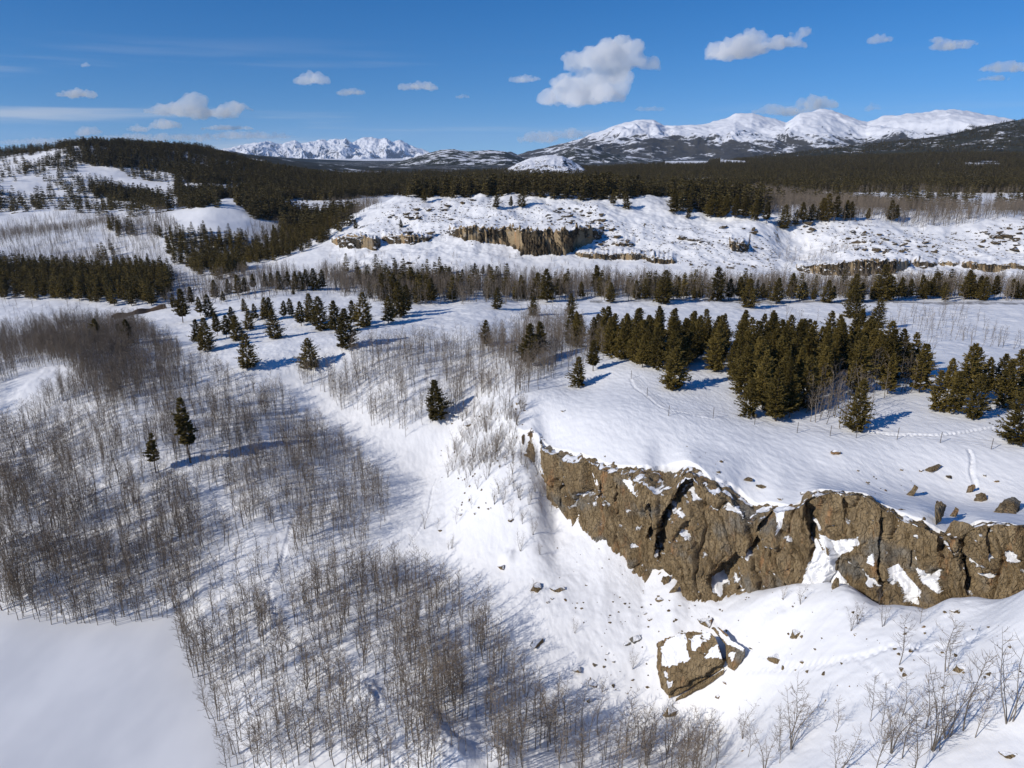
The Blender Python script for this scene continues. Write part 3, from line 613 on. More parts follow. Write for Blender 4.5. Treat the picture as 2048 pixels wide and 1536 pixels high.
def conifer(rs, H=10.0, dens=1.0, wid=0.21, bare=0.10, sparse=0.0, lod=0):
    g = random.Random(rs); tr = TB(); cr = TB()
    bend = [g.uniform(-.15,.15), g.uniform(-.15,.15)]
    P = lambda t: (bend[0]*math.sin(t*3)*0.5, bend[1]*math.sin(t*2.3)*0.5, H*t)
    tr.tube([P(t) if t else (0,0,-0.6) for t in (0,.08,.3,.6,.85,.98)], [.17,.15,.12,.08,.045,.012], 6 if lod == 0 else 3)
    nl = int((24, 15, 8)[lod]*dens); lobe = [g.uniform(0, 6.28) for _ in range(6)]; gap = [g.uniform(0.15,0.95) for _ in range(3)]
    for i in range(nl):
        t = bare + (0.985-bare)*(i+g.uniform(-.3,.3))/(nl-1); t = min(max(t, bare), 0.985)
        # crown outline: widest at about a third, rounded at the base, narrow at the top
        u = (t-bare)/(1-bare); env = (min(1, 0.55+2.0*u))*(1-u)**0.74*H*wid*1.62*(1+0.16*math.sin(u*19+rs)) + 0.10
        nb = (9, 6, 5)[lod]; a0 = g.uniform(0, 6.28); lean = g.uniform(0, 6.28)
        for b in range(nb):
            if g.random() < sparse: continue
            a = a0 + 6.283*b/nb + g.uniform(-.35,.35); L = env*g.uniform(0.50, 1.28)*(1+0.28*math.cos(a-lobe[int(u*4.99)]))
            if g.random() < 0.08: L *= 1.25
            dz = 0.34*u - 0.10 + g.uniform(-.12,.12); dx, dy = math.cos(a), math.sin(a); c = P(t)
            if lod == 0 and L > 0.5: cr.tube([c, (c[0]+dx*L*.8, c[1]+dy*L*.8, c[2]+dz*L*.8)], [.02,.008], 3)
            m = (7, 4, 2)[lod]
            for q in range(m):
                s0 = (q+0.55*g.random())/m*0.92 + 0.05
                if lod == 0: s0 = 0.30+0.72*s0
                px = c[0]+dx*L*s0; py = c[1]+dy*L*s0; pz = c[2]+dz*L*s0+0.15*L*s0*s0
                for e in range((4, 2, 2)[lod]):
                    sa = a + g.uniform(-1.05,1.05); ln = ((.78, .95, 1.55)[lod])*(0.6+0.5*(1-s0))*(0.55+0.6*(1-u))*g.uniform(.7,1.3)
                    d = (math.cos(sa)*ln, math.sin(sa)*ln, ln*g.uniform(-.35,.50)); up = (g.uniform(-.8,.8), g.uniform(-.8,.8), 1)
                    cr.blade((px, py, pz+g.uniform(-.08,.08)), d, ln*(.25, .30, .36)[lod], up)
    top = P(0.97)
    for e in range(5 if lod == 0 else 3):
        a = g.uniform(0, 6.28); cr.blade((top[0], top[1], top[2]-.35), (math.cos(a)*.12, math.sin(a)*.12, .55+.25*g.random()), .10+.07*lod, (math.sin(a), -math.cos(a), 0.1))
    return tr, cr
def aspen(rs, H=8.0, nbr=24, stems=1, spread=0.0, lod=0, thick=1.0, lowb=0.22, wid=1.0):
    g = random.Random(rs*13+1); tr = TB(); cr = TB()
    for st in range(stems):
        a0 = g.uniform(0, 6.28) ; sx, sy = (math.cos(a0)*spread, math.sin(a0)*spread) if stems > 1 else (g.uniform(-.10,.10), g.uniform(-.10,.10))
        h = H*(1 if st == 0 else g.uniform(.6,.95)); n = 7; pts = []; wx = g.uniform(-1,1)*.05; wy = g.uniform(-1,1)*.05; 
        for i in range(n):
            t = i/(n-1); pts.append((h*(sx*t + wx*math.sin(t*5+st)), h*(sy*t + wy*math.sin(t*4.3)), h*t if i else -0.4))
        r0 = 0.0088*h*thick
        tr.tube(pts, [r0*(1-0.86*(i/(n-1))**0.9) for i in range(n)], 4 if lod == 0 else 3)
        m = int(nbr/ (1 if stems == 1 else 1.7))
        for b in range(m):
            t = lowb + (0.97-lowb)*(b+g.random())/m; f = t*(n-1); i = min(int(f), n-2); f -= i
            c = tuple(pts[i][q]*(1-f)+pts[i+1][q]*f for q in range(3)); a = g.uniform(0, 6.28)
            L = h*(0.06+0.17*(1-t)**0.8*min(1, 2.2*t))*g.uniform(.6,1.35)*wid*1.22; el = g.uniform(.2,.95)
            d = np.array((math.cos(a)*math.cos(el), math.sin(a)*math.cos(el), math.sin(el))); r1 = max(0.011, 0.0026*h)*thick
            c2 = np.add(c, d*L*.5); d2 = d+np.array((0,0,.35)); d2 /= np.linalg.norm(d2); c3 = c2+d2*L*.5
            cr.tube([c, tuple(c2), tuple(c3)], [r1, r1*.75, r1*.4], 3)
            for q in range((4, 2)[lod]):
                s0 = g.uniform(.25,.95); o = np.add(c, d*L*s0) if s0 < .5 else c2+d2*L*(s0-.5)
                a2 = a+g.uniform(-1.3,1.3); e2 = g.uniform(.3,1.3); l2 = L*g.uniform(.25,.5)
                cr.tube([tuple(o), tuple(o+np.array((math.cos(a2)*math.cos(e2), math.sin(a2)*math.cos(e2), math.sin(e2)))*l2)], [r1*.6, r1*.3], 3)
    return tr, cr
CON = [conifer(i+1, wid=w_, bare=b_, sparse=s_) for i, (w_, b_, s_) in enumerate([(.20,.12,.05),(.225,.07,0),(.185,.18,.12),(.245,.06,.03),(.165,.22,.18),(.21,.14,.10)])]
CON.append(conifer(21, wid=.085, bare=.34, sparse=.45))            # scraggly, half bare
CON.append(conifer(22, H=8, wid=.34, bare=.04, dens=.9))           # broad bushy
CONM = [(t.mesh('conifer_trunk', M_BARK, True), c.mesh('conifer_crown', M_NEEDLE)) for t, c in CON]
ASP = [aspen(i, nbr=20+i % 3*4) for i in range(7)] + [aspen(20+i, H=6, nbr=24, stems=4, spread=.22, wid=1.1) for i in range(3)] + [aspen(40+i, H=8, nbr=34, wid=1.35) for i in range(2)]
ASPM = [(t.mesh('aspen_trunk', M_ASP, True), c.mesh('aspen_branches', M_TWIG)) for t, c in ASP]
ASPP = [(t.mesh('pale_aspen_trunk', M_ASPALE, True), c.mesh('aspen_branches', M_TWIG)) for t, c in ASP[:3]]
def combo(name, pair, m1, m2):
    t, c = pair; V = np.array(t.v + c.v); F = np.array(t.f + [tuple(i+len(t.v) for i in f) for f in c.f])
    return mesh_np(name, V, F, [m1, m2], False, np.array([0]*len(t.f)+[1]*len(c.f)))
def proto_coll(name, meshes):
    c = bpy.data.collections.new(name)
    for m in meshes: c.objects.link(bpy.data.objects.new(m.name, m))
    return c
P_CMID = proto_coll('mid_conifers', [combo('mid_conifer', conifer(50+i, wid=.17+.02*(i % 3), bare=.08, lod=1), M_BARK, M_NEEDLE) for i in range(5)])
M_NFAR = leaf_mat('shaded_far_needles', (0.036,0.031,0.010,1), (0.180,0.138,0.046,1))  # darker copy of the conifer needles: shade of far crowns put into the colour
P_CFAR = proto_coll('far_conifers', [combo('far_conifer', conifer(70+i, wid=.17+.02*(i % 3), bare=.04, lod=2), M_BARK, M_NFAR) for i in range(4)])
P_ASP = proto_coll('aspens', [combo('aspen', p, M_ASP, M_TWIG) for p in ASP[:7]])
P_SHR = proto_coll('shrubs', [combo('shrub', p, M_ASP, M_TWIG) for p in ASP[7:10]])
P_AFAR = proto_coll('far_aspens', [combo('far_aspen', aspen(90+i, H=8, nbr=16, lod=1, thick=1.5), M_ASP, M_TWIG) for i in range(4)])
def instancer(name, pts, rot, scl, coll, label, cat):
    """one mass nobody could count: points that each carry one tree"""
    n = len(pts); me = bpy.data.meshes.new(name); me.vertices.add(n); me.vertices.foreach_set('co', np.ascontiguousarray(pts, np.float32).ravel())
    attr(me, 'rot', rot); attr(me, 'scl', scl); at = me.attributes.new('pick', 'INT', 'POINT'); at.data.foreach_set('value', rng.integers(0, 100, n).astype(np.int32))
    o = obj(name, me); tag(o, label, cat, kind='stuff')
    ng = bpy.data.node_groups.new(name, 'GeometryNodeTree'); ng.interface.new_socket('Geometry', in_out='INPUT', socket_type='NodeSocketGeometry'); ng.interface.new_socket('Geometry', in_out='OUTPUT', socket_type='NodeSocketGeometry')
    N = ng.nodes; L = ng.links; gi = N.new('NodeGroupInput'); go = N.new('NodeGroupOutput'); iop = N.new('GeometryNodeInstanceOnPoints'); ci = N.new('GeometryNodeCollectionInfo')
    ci.inputs['Collection'].default_value = coll; ci.inputs['Separate Children'].default_value = True; ci.inputs['Reset Children'].default_value = True
    def na(nm, ty): x = N.new('GeometryNodeInputNamedAttribute'); x.data_type = ty; x.inputs['Name'].default_value = nm; return x.outputs[0]
    cx = N.new('ShaderNodeCombineXYZ'); L.new(na('rot', 'FLOAT'), cx.inputs[2]); L.new(gi.outputs[0], iop.inputs['Points']); L.new(ci.outputs[0], iop.inputs['Instance'])
    iop.inputs['Pick Instance'].default_value = True; L.new(na('pick', 'INT'), iop.inputs['Instance Index']); L.new(cx.outputs[0], iop.inputs['Rotation'])
    L.new(na('scl', 'FLOAT'), iop.inputs['Scale']); L.new(iop.outputs[0], go.inputs[0])
    md = o.modifiers.new('trees', 'NODES'); md.node_group = ng; return o
def tree(name, pair, x, y, z, sc, rot, label, cat, group=None, wx=1.0, parts=('trunk', 'crown')):
    e = obj(name, None, None, (x, y, z-0.05)); e.rotation_euler = (rng.normal(0, .03), rng.normal(0, .03), rot); e.scale = (sc*wx, sc*wx, sc); e.empty_display_size = 0.2
    tag(e, label, cat, group)
    obj(parts[0], pair[0], e); obj(parts[1], pair[1], e); return e
def hgt(px, py, hp):
    """tree at the ground under a pixel, hp photo pixels tall -> x, y, z, metres"""
    x, y, z = ghit(px, py); dep = y*CP - (z-CAM_Z)*SP; el = math.atan2(CAM_Z-z, math.hypot(x, y))
    return x, y, z, 1.07*hp*dep/FPX/math.cos(el*0.95)
def scat(poly, n_per_m2=None, n=None, rmin=60, rmax=3000, clump=0.0, sc=15.0, seed=0, mind=0.0):
    """random ground points whose photo position lies in the polygon"""
    c = np.array([hit(*q)[:2] for q in poly]); lo = c.min(0)-8; hi = c.max(0)+8
    area = (hi[0]-lo[0])*(hi[1]-lo[1]); m = int(min(area*(n_per_m2 or 1), 600000)) if n_per_m2 else 60000
    x = rng.uniform(lo[0], hi[0], m); y = rng.uniform(lo[1], hi[1], m); z = GZ(x, y); px, py = project(x, y, z)
    k = inpoly(px+14*fbm(x/7, y/7, 3, 201), py+9*fbm(x/7, y/7, 3, 202), poly) & (y > 20)
    if clump: k &= fbm(x/sc, y/sc, 3, 60+seed)*0.62 + rng.normal(0, .34, m) > clump-1
    x, y, z = x[k], y[k], z[k]
    if n and len(x) > n and not n_per_m2: x, y, z = x[:n*40], y[:n*40], z[:n*40]
    if mind:
        keep = []; cell = {}
        for i in range(len(x)):
            q = (int(x[i]//mind), int(y[i]//mind))
            if any((x[i]-x[j])**2+(y[i]-y[j])**2 < mind*mind for a in (-1,0,1) for b in (-1,0,1) for j in cell.get((q[0]+a, q[1]+b), ())): continue
            cell.setdefault(q, []).append(i); keep.append(i)
            if n and len(keep) >= n: break
        x, y, z = x[keep], y[keep], z[keep]
    elif n: x, y, z = x[:n], y[:n], z[:n]
    return np.stack([x, y, z], 1)

# ------------------------------------------------------------------ conifers one by one:  px, py of the foot, height in photo pixels, mesh, width factor, label
IND = [
 (411,702,62,1,1.0,'dark green spruce at the lower left edge of the snowy meadow, right of a twin'),(397,688,46,5,1.0,'spruce tucked just behind and left of its twin at the meadow edge'),
 (366,645,62,4,1.0,'slim conifer alone on the left rim of the meadow slope'),(383,608,32,0,1,None),(348,620,30,2,1,None),(419,635,43,3,.95,None),(401,632,36,4,1,None),(447,603,20,5,1,None),
 (436,672,44,4,1,None),(453,675,42,2,1,None),(465,660,43,0,1,None),(476,682,48,3,1,None),(489,625,26,0,1,None),(499,660,40,1,1,None),(511,640,31,5,1,None),(530,642,44,0,1,None),(540,640,42,2,1,None),
 (550,678,53,3,1.05,'conifer standing alone in the middle of the meadow with a long shadow'),(568,638,34,4,1,None),(583,632,33,0,1,None),(603,652,46,2,1,None),(622,645,54,1,1,None),(642,662,64,3,1,None),(672,664,58,0,1.05,None),
 (691,697,74,1,1.0,'tall dark conifer at the lower right tip of the meadow group, beside a leafless bush'),(708,650,46,2,1,None),(728,654,64,3,1,None),(777,647,50,0,1,None),(800,635,66,1,1,None),(812,628,54,5,1,None),
 (495,737,64,3,1.0,'pointed conifer standing apart at the lower edge of the meadow, left of a bushy pine'),(622,735,54,7,.95,'broad bushy pine with a rounded crown on the open snow in front of the meadow'),
 (872,840,74,1,1.0,'dark conifer standing alone among bare aspens above the snowy gully'),(973,692,48,0,1,'conifer rising from the brown thicket at the right end of the meadow'),(995,618,40,3,1,'small conifer alone on the crest of the bare snow hump'),
 (381,925,118,6,1.0,'tall thin half-bare conifer among the grey aspens at left'),(312,945,72,6,1.1,'short scraggly conifer left of the tall half-bare one'),
 (197,688,48,0,1,'conifer at the far edge of the brown thicket, left of a close pair'),(239,675,26,1,1,None),(257,688,46,3,1,'right conifer of the close pair behind the brown thicket'),(72,665,12,0,1,None),(110,668,17,0,1,None),
 (430,595,33,1,1,None),(457,587,27,3,1,None),(477,590,38,0,1,None),(492,587,30,5,1,None),(507,580,30,4,1,None),(560,580,35,1,1,None),(577,578,33,2,1,None),(590,582,36,0,1,None),(602,580,34,3,1,None),(615,578,37,5,1,None),(632,580,40,1,1,None),(645,577,35,0,1,None),(587,590,15,0,1,None),(545,578,30,2,1,None),(531,576,28,0,1,None),
 (718,565,30,0,1,None),(750,575,33,1,1,None),(765,600,50,3,1,None),(790,600,48,0,1,None),(862,608,48,2,1,None),(885,575,40,1,1,None),(1012,590,35,3,1,None),(949,552,24,0,1,None),(965,552,20,4,1,None),(979,554,24,0,1,None),
 (1347,778,80,3,1.08,'large full conifer standing alone on the plateau beside the wire fence'),(1157,773,55,1,1.05,'dark conifer at the left corner of the cliff-top plateau'),(1186,742,58,4,1,'slim conifer just behind the one at the left corner of the plateau'),
 (1058,735,80,2,1,'left tree of the tall pair rising from the aspens left of the plateau'),(1078,722,72,4,1,'right tree of the tall pair rising from the aspens left of the plateau'),
 (1066,632,37,1,1,'small conifer alone on the snow above the aspen thicket, left of the plateau wood'),(1141,630,40,0,1,None),(1706,635,60,7,.8,'bushy dark pine on the near side of the road, left of a second one'),(1751,655,55,3,1.1,'full conifer standing alone on the snow field below the road'),
 (1711,862,96,3,.95,'tall conifer in front of the bare aspens beside the fence on the plateau'),(1499,834,72,1,1,'conifer at the lower left corner of the plateau wood, next to the fence'),(1551,842,98,0,1,None),(1578,835,80,2,1,None),(1520,810,90,5,1,None),
 (2032,887,104,3,1.1,'big full conifer cut off by the right edge at the end of the fence'),(1874,822,76,1,1,'full conifer at the left front of the right-hand cluster'),(1907,828,80,0,1,None),(1946,838,86,3,.9,'dark conifer in front middle of the right-hand cluster'),(1925,805,110,2,1,None),(1968,800,80,4,1,None),(1990,790,78,5,1,None),(2005,815,88,1,1,None),(2028,800,95,0,1,None),(1895,790,70,4,1,None),(1945,775,75,0,1,None),
 (1847,755,62,2,1,None),
]
MID = [(1096,605,62),(1070,600,50),(1112,598,46),(1131,586,44),(1189,585,44),(1165,600,38),(1216,608,46),(1276,599,44),(1257,590,30),(1321,606,52),(1334,602,46),(1354,594,40),(1391,597,24),(1430,605,52),(1459,602,50),(1491,618,62),(1480,600,40),(1549,608,42),(1577,596,46),(1605,600,30),(1628,600,26),(1652,604,36),(1668,602,30),(1706,605,52),(1722,600,36),(1760,604,58),(1775,600,44),(1745,602,42),(1800,600,36),(1822,598,38),(1836,597,40),(1849,598,42),(1862,597,42),(1875,596,38),(1888,597,38),(1812,597,30),(1930,597,46),(1942,598,44),(1951,597,42),(1971,599,46),(1985,598,36),(2016,597,42),(2030,598,38),(2044,596,34),(2060,598,44),(1395,592,20),(1508,600,28),(1530,602,30),(1035,590,34),(1045,600,30),(925,570,30),(905,572,34),(840,592,44),(852,588,40),(828,590,44),(815,585,40),(880,590,30)]
RIDGE = [(848,404,26,'lone conifer on the left brow of the snowy ridge'),(993,418,28,'conifer standing below the wood on the ridge top, left of a thinner one'),(1022,416,22,'thin conifer on the ridge brow beside a bigger one'),(1044,414,32,None),(1227,412,30,None),(1252,418,30,'conifer set apart from the wood on the open snow of the ridge top'),(1348,428,46,'tallest conifer at the edge of the ridge-top wood'),(1376,438,20,'small round conifer alone on the right slope of the ridge'),(1532,447,40,None),(1568,458,44,'conifer at the notch between the two snowy ridges'),(712,460,20,'small conifer alone on the left shoulder of the ridge'),(803,455,15,'tiny conifer on the snow of the ridge below rock ledges'),(1590,452,30,None),(1620,445,34,None),(1605,448,40,None),(1650,442,50,None),(1668,442,46,None),(1640,440,40,None),(1690,440,36,None),(1702,440,34,None),(1790,442,30,None),(1780,440,36,None),(1735,440,22,None),(1510,440,36,None),(1490,436,40,None),(1470,436,42,None),(1450,438,44,None),(1440,434,40,None),(1420,436,44,None)]
CN = 0
def zone(px, py):
    a, b = zone_(px, py); return a, b
def where_road(px):
    return 'under the widest brown cliff of the ridge' if px < 1230 else 'under the small rock ledges of the ridge' if px < 1440 else 'under the notch between the two ridges' if px < 1600 else 'under the long flat cliff of the right ridge' if px < 1830 else 'under the row of rock blocks at far right'
def zone_(px, py):
    if py < 500: return 'conifer in the dark wood along the top of the snowy ridge', 'conifers on the ridge'
    if px > 1840 and py > 740: return 'dark conifer in the right-hand cluster on the cliff-top plateau', 'conifers in the right-hand plateau cluster'
    if px > 1110 and py > 655:
        return ('olive conifer in the %s of the plateau wood, %s' % (('front' if py > 760 else 'middle rows' if py > 715 else 'back rows'), ('left end' if px < 1300 else 'left of its centre' if px < 1465 else 'right of its centre' if px < 1620 else 'right end')), 'conifers of the plateau wood')
    if px > 1010: return 'roadside conifer '+where_road(px), 'conifers along the road'
    if px > 700 and py < 612: return 'conifer in the mixed band of trees behind the meadow', 'conifers behind the meadow'
    if py < 598 and px > 400: return 'conifer in the short hedge-like row on the upper edge of the meadow', 'conifers on the upper edge of the meadow'
    if px < 345: return 'small conifer on the snow left of the meadow', 'conifers left of the meadow'
    return 'dark conifer casting a blue shadow in the '+('left part' if px < 480 else 'middle' if px < 600 else 'right part')+' of the meadow group', 'conifers scattered on the meadow'
def put_conifer(px, py, hp, v, wx, lab, far=False):
    global CN
    x, y, z, h = hgt(px, py, hp); base = 8.0 if v == 7 else 10.0
    zl, zg = zone(px, py); CN += 1
    tree('conifer', CONM[v], x, y, z, h/base, rng.uniform(0, 6.28), lab or zl, 'conifer', zg, wx*(.80 if px > 1480 and py > 640 else .9))
    return x, y
used = []
for q in IND: used.append(put_conifer(*q))
for i, (px, py, hp) in enumerate(MID): used.append(put_conifer(px+rng.uniform(-6, 6), py+rng.uniform(-4, 3), hp*rng.uniform(.75, 1.22), i*7 % 6, 1.05, None))
for i, (px, py, hp, lab) in enumerate(RIDGE): used.append(put_conifer(px, py, hp, i*5 % 6, 1.0, lab))
WOODS = [([(1210,688),(1300,684),(1455,690),(1462,755),(1440,742),(1390,742),(1330,752),(1290,745),(1258,728),(1215,712)], 60, 9.2, 3.1),
 ([(1110,680),(1210,680),(1215,702),(1150,700)], 10, 8.5, 3.4),
 ([(1470,700),(1600,700),(1735,712),(1815,750),(1760,780),(1660,790),(1600,838),(1545,836),(1500,815),(1465,760)], 66, 10.0, 3.4),
 ([(1730,725),(1850,742),(1850,785),(1770,792)], 9, 8.5, 3.6)]
wood_pts = []
for poly, n, hh, mind in WOODS:
    for x, y, z in scat(poly, n=n, mind=mind):
        hh_ = hh*1.08
        px, py = project(x, y, z); zl, zg = zone(px, max(py, 660)); h = hh*rng.uniform(.75, 1.16)
        tree('conifer', CONM[int(rng.integers(0, 6))], x, y, z, h/10, rng.uniform(0, 6.28), zl, 'conifer', zg, rng.uniform(.62, .90)); CN += 1; wood_pts.append((x, y))
print('conifers', CN)
# the masses of conifers
def zsc(P, lo, hi, base=10.0): n = len(P); return rng.uniform(0, 6.28, n), rng.uniform(lo, hi, n)/base
strip = scat([(-60,535),(330,548),(345,575),(330,608),(250,606),(120,600),(-60,590)], n=460, mind=2.9)
o1 = scat([(-60,500),(90,470),(300,480)], n=2)
mids = [strip,
 scat([(310,468),(420,470),(520,486),(640,450),(690,455),(640,490),(560,515),(500,545),(430,560),(385,545),(340,520)], n=380, mind=3.2, clump=.85),
 scat([(690,545),(900,560),(1040,575),(1050,595),(900,600),(800,610),(740,590)], n=60, mind=3.2),
 scat([(1100,585),(2060,585),(2060,600),(1100,602)], n=46, mind=3.4, clump=1.0),
 scat([(200,495),(222,495),(222,520),(190,520)], n=5, mind=3), scat([(215,455),(265,455),(265,470),(215,470)], n=12, mind=3)]
Pm = np.concatenate(mids); r_, s_ = zsc(Pm, 7.5, 11.5)
instancer('conifer_wood', Pm, r_, s_, P_CMID, 'mass of dark conifers filling the valley floor at left and behind the meadow', 'wood')
def world_scatter(x0, x1, y0, y1, dens, polys, excl=(), clump=None, seed=0):
    m = int((x1-x0)*(y1-y0)*dens); x = rng.uniform(x0, x1, m); y = rng.uniform(y0, y1, m)
    k = np.abs(x/y) < 0.80; x, y = x[k], y[k]; z = GZ(x, y); px, py = project(x, y, z)
    k = np.zeros(x.shape, bool)
    for p in polys: k |= inpoly(px, py, p)
    for p in excl: k &= ~inpoly(px, py, p)
    if clump is not None: k &= fbm(x/70, y/70, 4, 90+seed) > clump
    return np.stack([x, y, z], 1)[k]
FZ = [ # dense dark forest, as seen
 [(160,278),(300,286),(420,300),(520,338),(640,352),(900,348),(1100,342),(1450,320),(1800,274),(2100,236),(2600,240),(2600,398),(2048,396),(1760,388),(1560,384),(1480,380),(1350,384),(1345,392),(1250,398),(1150,402),(1000,394),(850,398),(790,390),(700,398),(640,404),(585,398),(560,442),(510,440),(470,405),(420,398),(370,402),(350,396),(352,350),(300,332),(240,337),(170,330)],
 [(1330,380),(1500,392),(1545,420),(1525,450),(1440,438),(1350,420)],
 [(360,398),(430,396),(440,415),(355,418)],[(180,375),(240,378),(300,392),(330,420),(270,405),(190,400)],[(560,430),(610,405),(720,440),(690,460),(600,480),(560,460)],
]
A1 = world_scatter(-1000, 900, 450, 1100, 0.055, FZ, CLEAR, -0.42, 1)
A2 = world_scatter(-1500, 2000, 1100, 2600, 0.020, FZ, CLEAR, -0.22, 2)
Ls = world_scatter(-1100, -100, 560, 1500, 0.009, [[(-80,290),(180,278),(350,345),(350,420),(250,440),(-80,460)]], (), -0.05, 3)
edge = world_scatter(-1200, -200, 1000, 1500, 0.02, [[(100,284),(440,296),(660,350),(660,372),(160,330)]], (), None, 4)
far_ = world_scatter(-2500, 4000, 2600, 4600, 0.006, FZ, CLEAR, -0.25, 5)
A3 = world_scatter(0, 1000, 480, 1500, 0.004, [[(1380,372),(1560,384),(2060,396),(2060,442),(1560,445),(1400,400)]], (), -0.3, 6)
kk = rng.integers(0, len(H4V), 24000); T4 = H4V[kk] + np.stack([rng.uniform(-9, 9, 24000), rng.uniform(-9, 9, 24000), np.full(24000, -1.0)], 1)
T4 = T4[(fbm(T4[:,0]/160, T4[:,1]/160, 4, 71) > -.30) & (T4[:,1] < 4300) & (T4[:,1] > 2560)]
Pf = np.concatenate([T4, A3, A1, A2, Ls, edge, far_]); print('far conifers', len(Pf))
r_, s_ = zsc(Pf, 6.5, 14)
instancer('far_conifer_forest', Pf, r_, s_, P_CFAR, 'dark forest of countless conifers covering the hills and the plain beyond the ridge', 'forest')
# ------------------------------------------------------------------ bare aspens
EXC = [(560,770),(600,765),(720,850),(800,890),(865,935),(870,960),(850,1040),(820,1110),(785,1165),(740,1140),(775,1050),(782,1010),(768,965),(690,900),(606,845)]  # snowy gully
HUMP = [(-10,778),(60,742),(140,735),(150,750),(90,800),(50,840),(-10,868)]
G = [ # polygon, density per m2, clumping, height lo, hi
 ([(400,950),(540,1060),(700,1105),(790,1060),(800,1130),(700,1175),(560,1245),(480,1255),(400,1240)], .24, .72, 5.0, 8.0),
 ([(520,790),(620,860),(700,905),(780,960),(770,1040),(640,1010),(500,900)], .16, .8, 5.0, 7.5),
 ([(-40,1010),(60,965),(180,1000),(300,1000),(400,965),(410,1100),(405,1230),(330,1244),(240,1253),(150,1253),(-40,1245)], .85, .70, 5.5, 8.5),
 ([(345,1250),(420,1240),(480,1250),(540,1235),(700,1160),(860,1160),(980,1260),(1060,1390),(1180,1440),(1300,1465),(1400,1480),(1450,1560),(440,1560),(400,1400),(372,1330)], .60, .80, 5.5, 8.8),
 ([(345,1252),(400,1250),(460,1400),(540,1560),(436,1560),(400,1400)], .18, .6, 5.5, 8.5),
 ([(760,1180),(900,1190),(1040,1400),(1180,1560),(820,1560),(800,1400)], .10, .75, 7.0, 9.5),
 ([(-60,690),(120,640),(280,650),(330,690),(480,780),(600,800),(720,880),(820,940),(790,1050),(700,1110),(560,1090),(420,980),(300,990),(100,970),(-60,1000)], .70, .82, 4.5, 7.5),
 ([(60,700),(240,690),(300,740),(280,830),(180,800),(120,730)], .6, .8, 5.0, 7.5),
 ([(600,760),(700,705),(900,685),(1040,705),(1130,690),(1080,780),(1000,800),(940,800),(870,860),(820,880),(700,830)], .6, .85, 5.0, 7.5),
 ([(960,690),(1060,640),(1120,640),(1220,690),(1180,730),(1080,760),(1000,740)], .25, .8, 5.0, 8.0),
]
SH = [([(1540,1160),(1720,1170),(1900,1230),(2040,1260),(1900,1330),(1560,1300)], .03, .7, 2.5, 5.5),([(1040,1060),(1130,1080),(1160,1300),(1060,1300),(1000,1180)], .02, .7, 2.5, 4.5),
 ([(1000,850),(1070,900),(1100,1020),(1060,1060),(960,1000),(960,900)], .20, .7, 2.5, 4.5),
 ([(880,800),(960,810),(1040,800),(1065,880),(1080,1000),(1000,1010),(900,960)], .28, .7, 2.5, 5.0),
 ([(830,1040),(930,1000),(1080,1040),(1130,1010),(1100,1080),(900,1120),(840,1110)], .05, .6, 2.5, 5.0),
 ([(1140,1215),(1300,1190),(1290,1380),(1180,1400)], .030, .5, 3.0, 5.5),([(1230,1490),(2080,1430),(2080,1580),(1200,1580)], .16, .7, 4.5, 8.5),
 ([(1560,1350),(2060,1300),(2060,1440),(1560,1480)], .035, .6, 3.5, 6.5),([(640,500),(760,510),(1100,520),(1250,535),(1200,560),(700,560)], .03, .8, 2.5, 4.0),
 ([(1570,480),(1720,490),(1720,505),(1560,560),(1555,500)], .05, .5, 2.5, 4.0),([(1600,560),(1900,545),(1900,560),(1600,575)], .04, .6, 2.5, 4.0)]
TRACKS = [[hit(*q)[:2] for q in t[0]] for t in TRAILS[:8]]
def linedist(x, y, pl):
    return np.min([np.hypot(x-(a[0]+(b[0]-a[0])*f), y-(a[1]+(b[1]-a[1])*f)) for a, b in zip(pl[:-1], pl[1:]) for f in np.linspace(0, 1, max(2, int(math.hypot(b[0]-a[0], b[1]-a[1]))))], axis=0)
def gen(L, excl):
    out = []
    for i, (poly, dn, cl, h0, h1) in enumerate(L):
        P = scat(poly, n_per_m2=dn, clump=cl, seed=i, sc=9)
        if len(P) == 0: continue
        px, py = project(P[:,0], P[:,1], P[:,2]); k = np.ones(len(P), bool)
        for e in excl: k &= ~inpoly(px, py, e)
        k &= polydist(P[:,0], P[:,1], LAKE) > 0.5
        k &= ~np.any([linedist(P[:,0], P[:,1], t) < 1.0 for t in TRACKS], axis=0)
        P = P[k]; out.append(np.concatenate([P, rng.uniform(h0, h1, len(P))[:,None], rng.uniform(0, 6.28, len(P))[:,None]], 1))
    return np.concatenate(out)
BLD = [(1290,1190),(1520,1190),(1520,1420),(1290,1430)]
AN = gen(G, [EXC, HUMP]); SHR = gen(SH, [EXC, BLD]); print('aspens', len(AN), 'shrubs', len(SHR))
# the ones that show largest are things of their own
def azone(px, py):
    row = 'lower rows' if py > 1400 else 'upper rows'
    if py > 1235 and px >= 560: row += ', '+('near the lake side' if px < 760 else 'in its middle' if px < 960 else 'toward the split boulder' if px < 1160 else 'just under the split boulder')
    if py > 1235 and px < 560: return 'slender bare aspen in the thicket on the right shore of the frozen lake, '+row, 'aspens on the lake shore'
    if px < 420 and py > 960: return 'slender bare aspen in the dense thicket above the frozen lake', 'aspens above the lake'
    if px < 1000 and py > 1150: return 'bare aspen '+('left' if px < 700 else 'right')+' of the footprint trail, '+row, 'aspens of the lower grove'
    return 'bare aspen in the bottom grove, '+row, 'aspens below the boulder'
dist = np.sqrt(AN[:,0]**2+AN[:,1]**2+(AN[:,2]-CAM_Z)**2)/AN[:,3]; ppx, ppy = project(AN[:,0], AN[:,1], AN[:,2])
vis = (ppx > -20) & (ppx < 2068) & (ppy < 1600); order = np.argsort(np.where(vis, dist, 1e9)); NI = 190
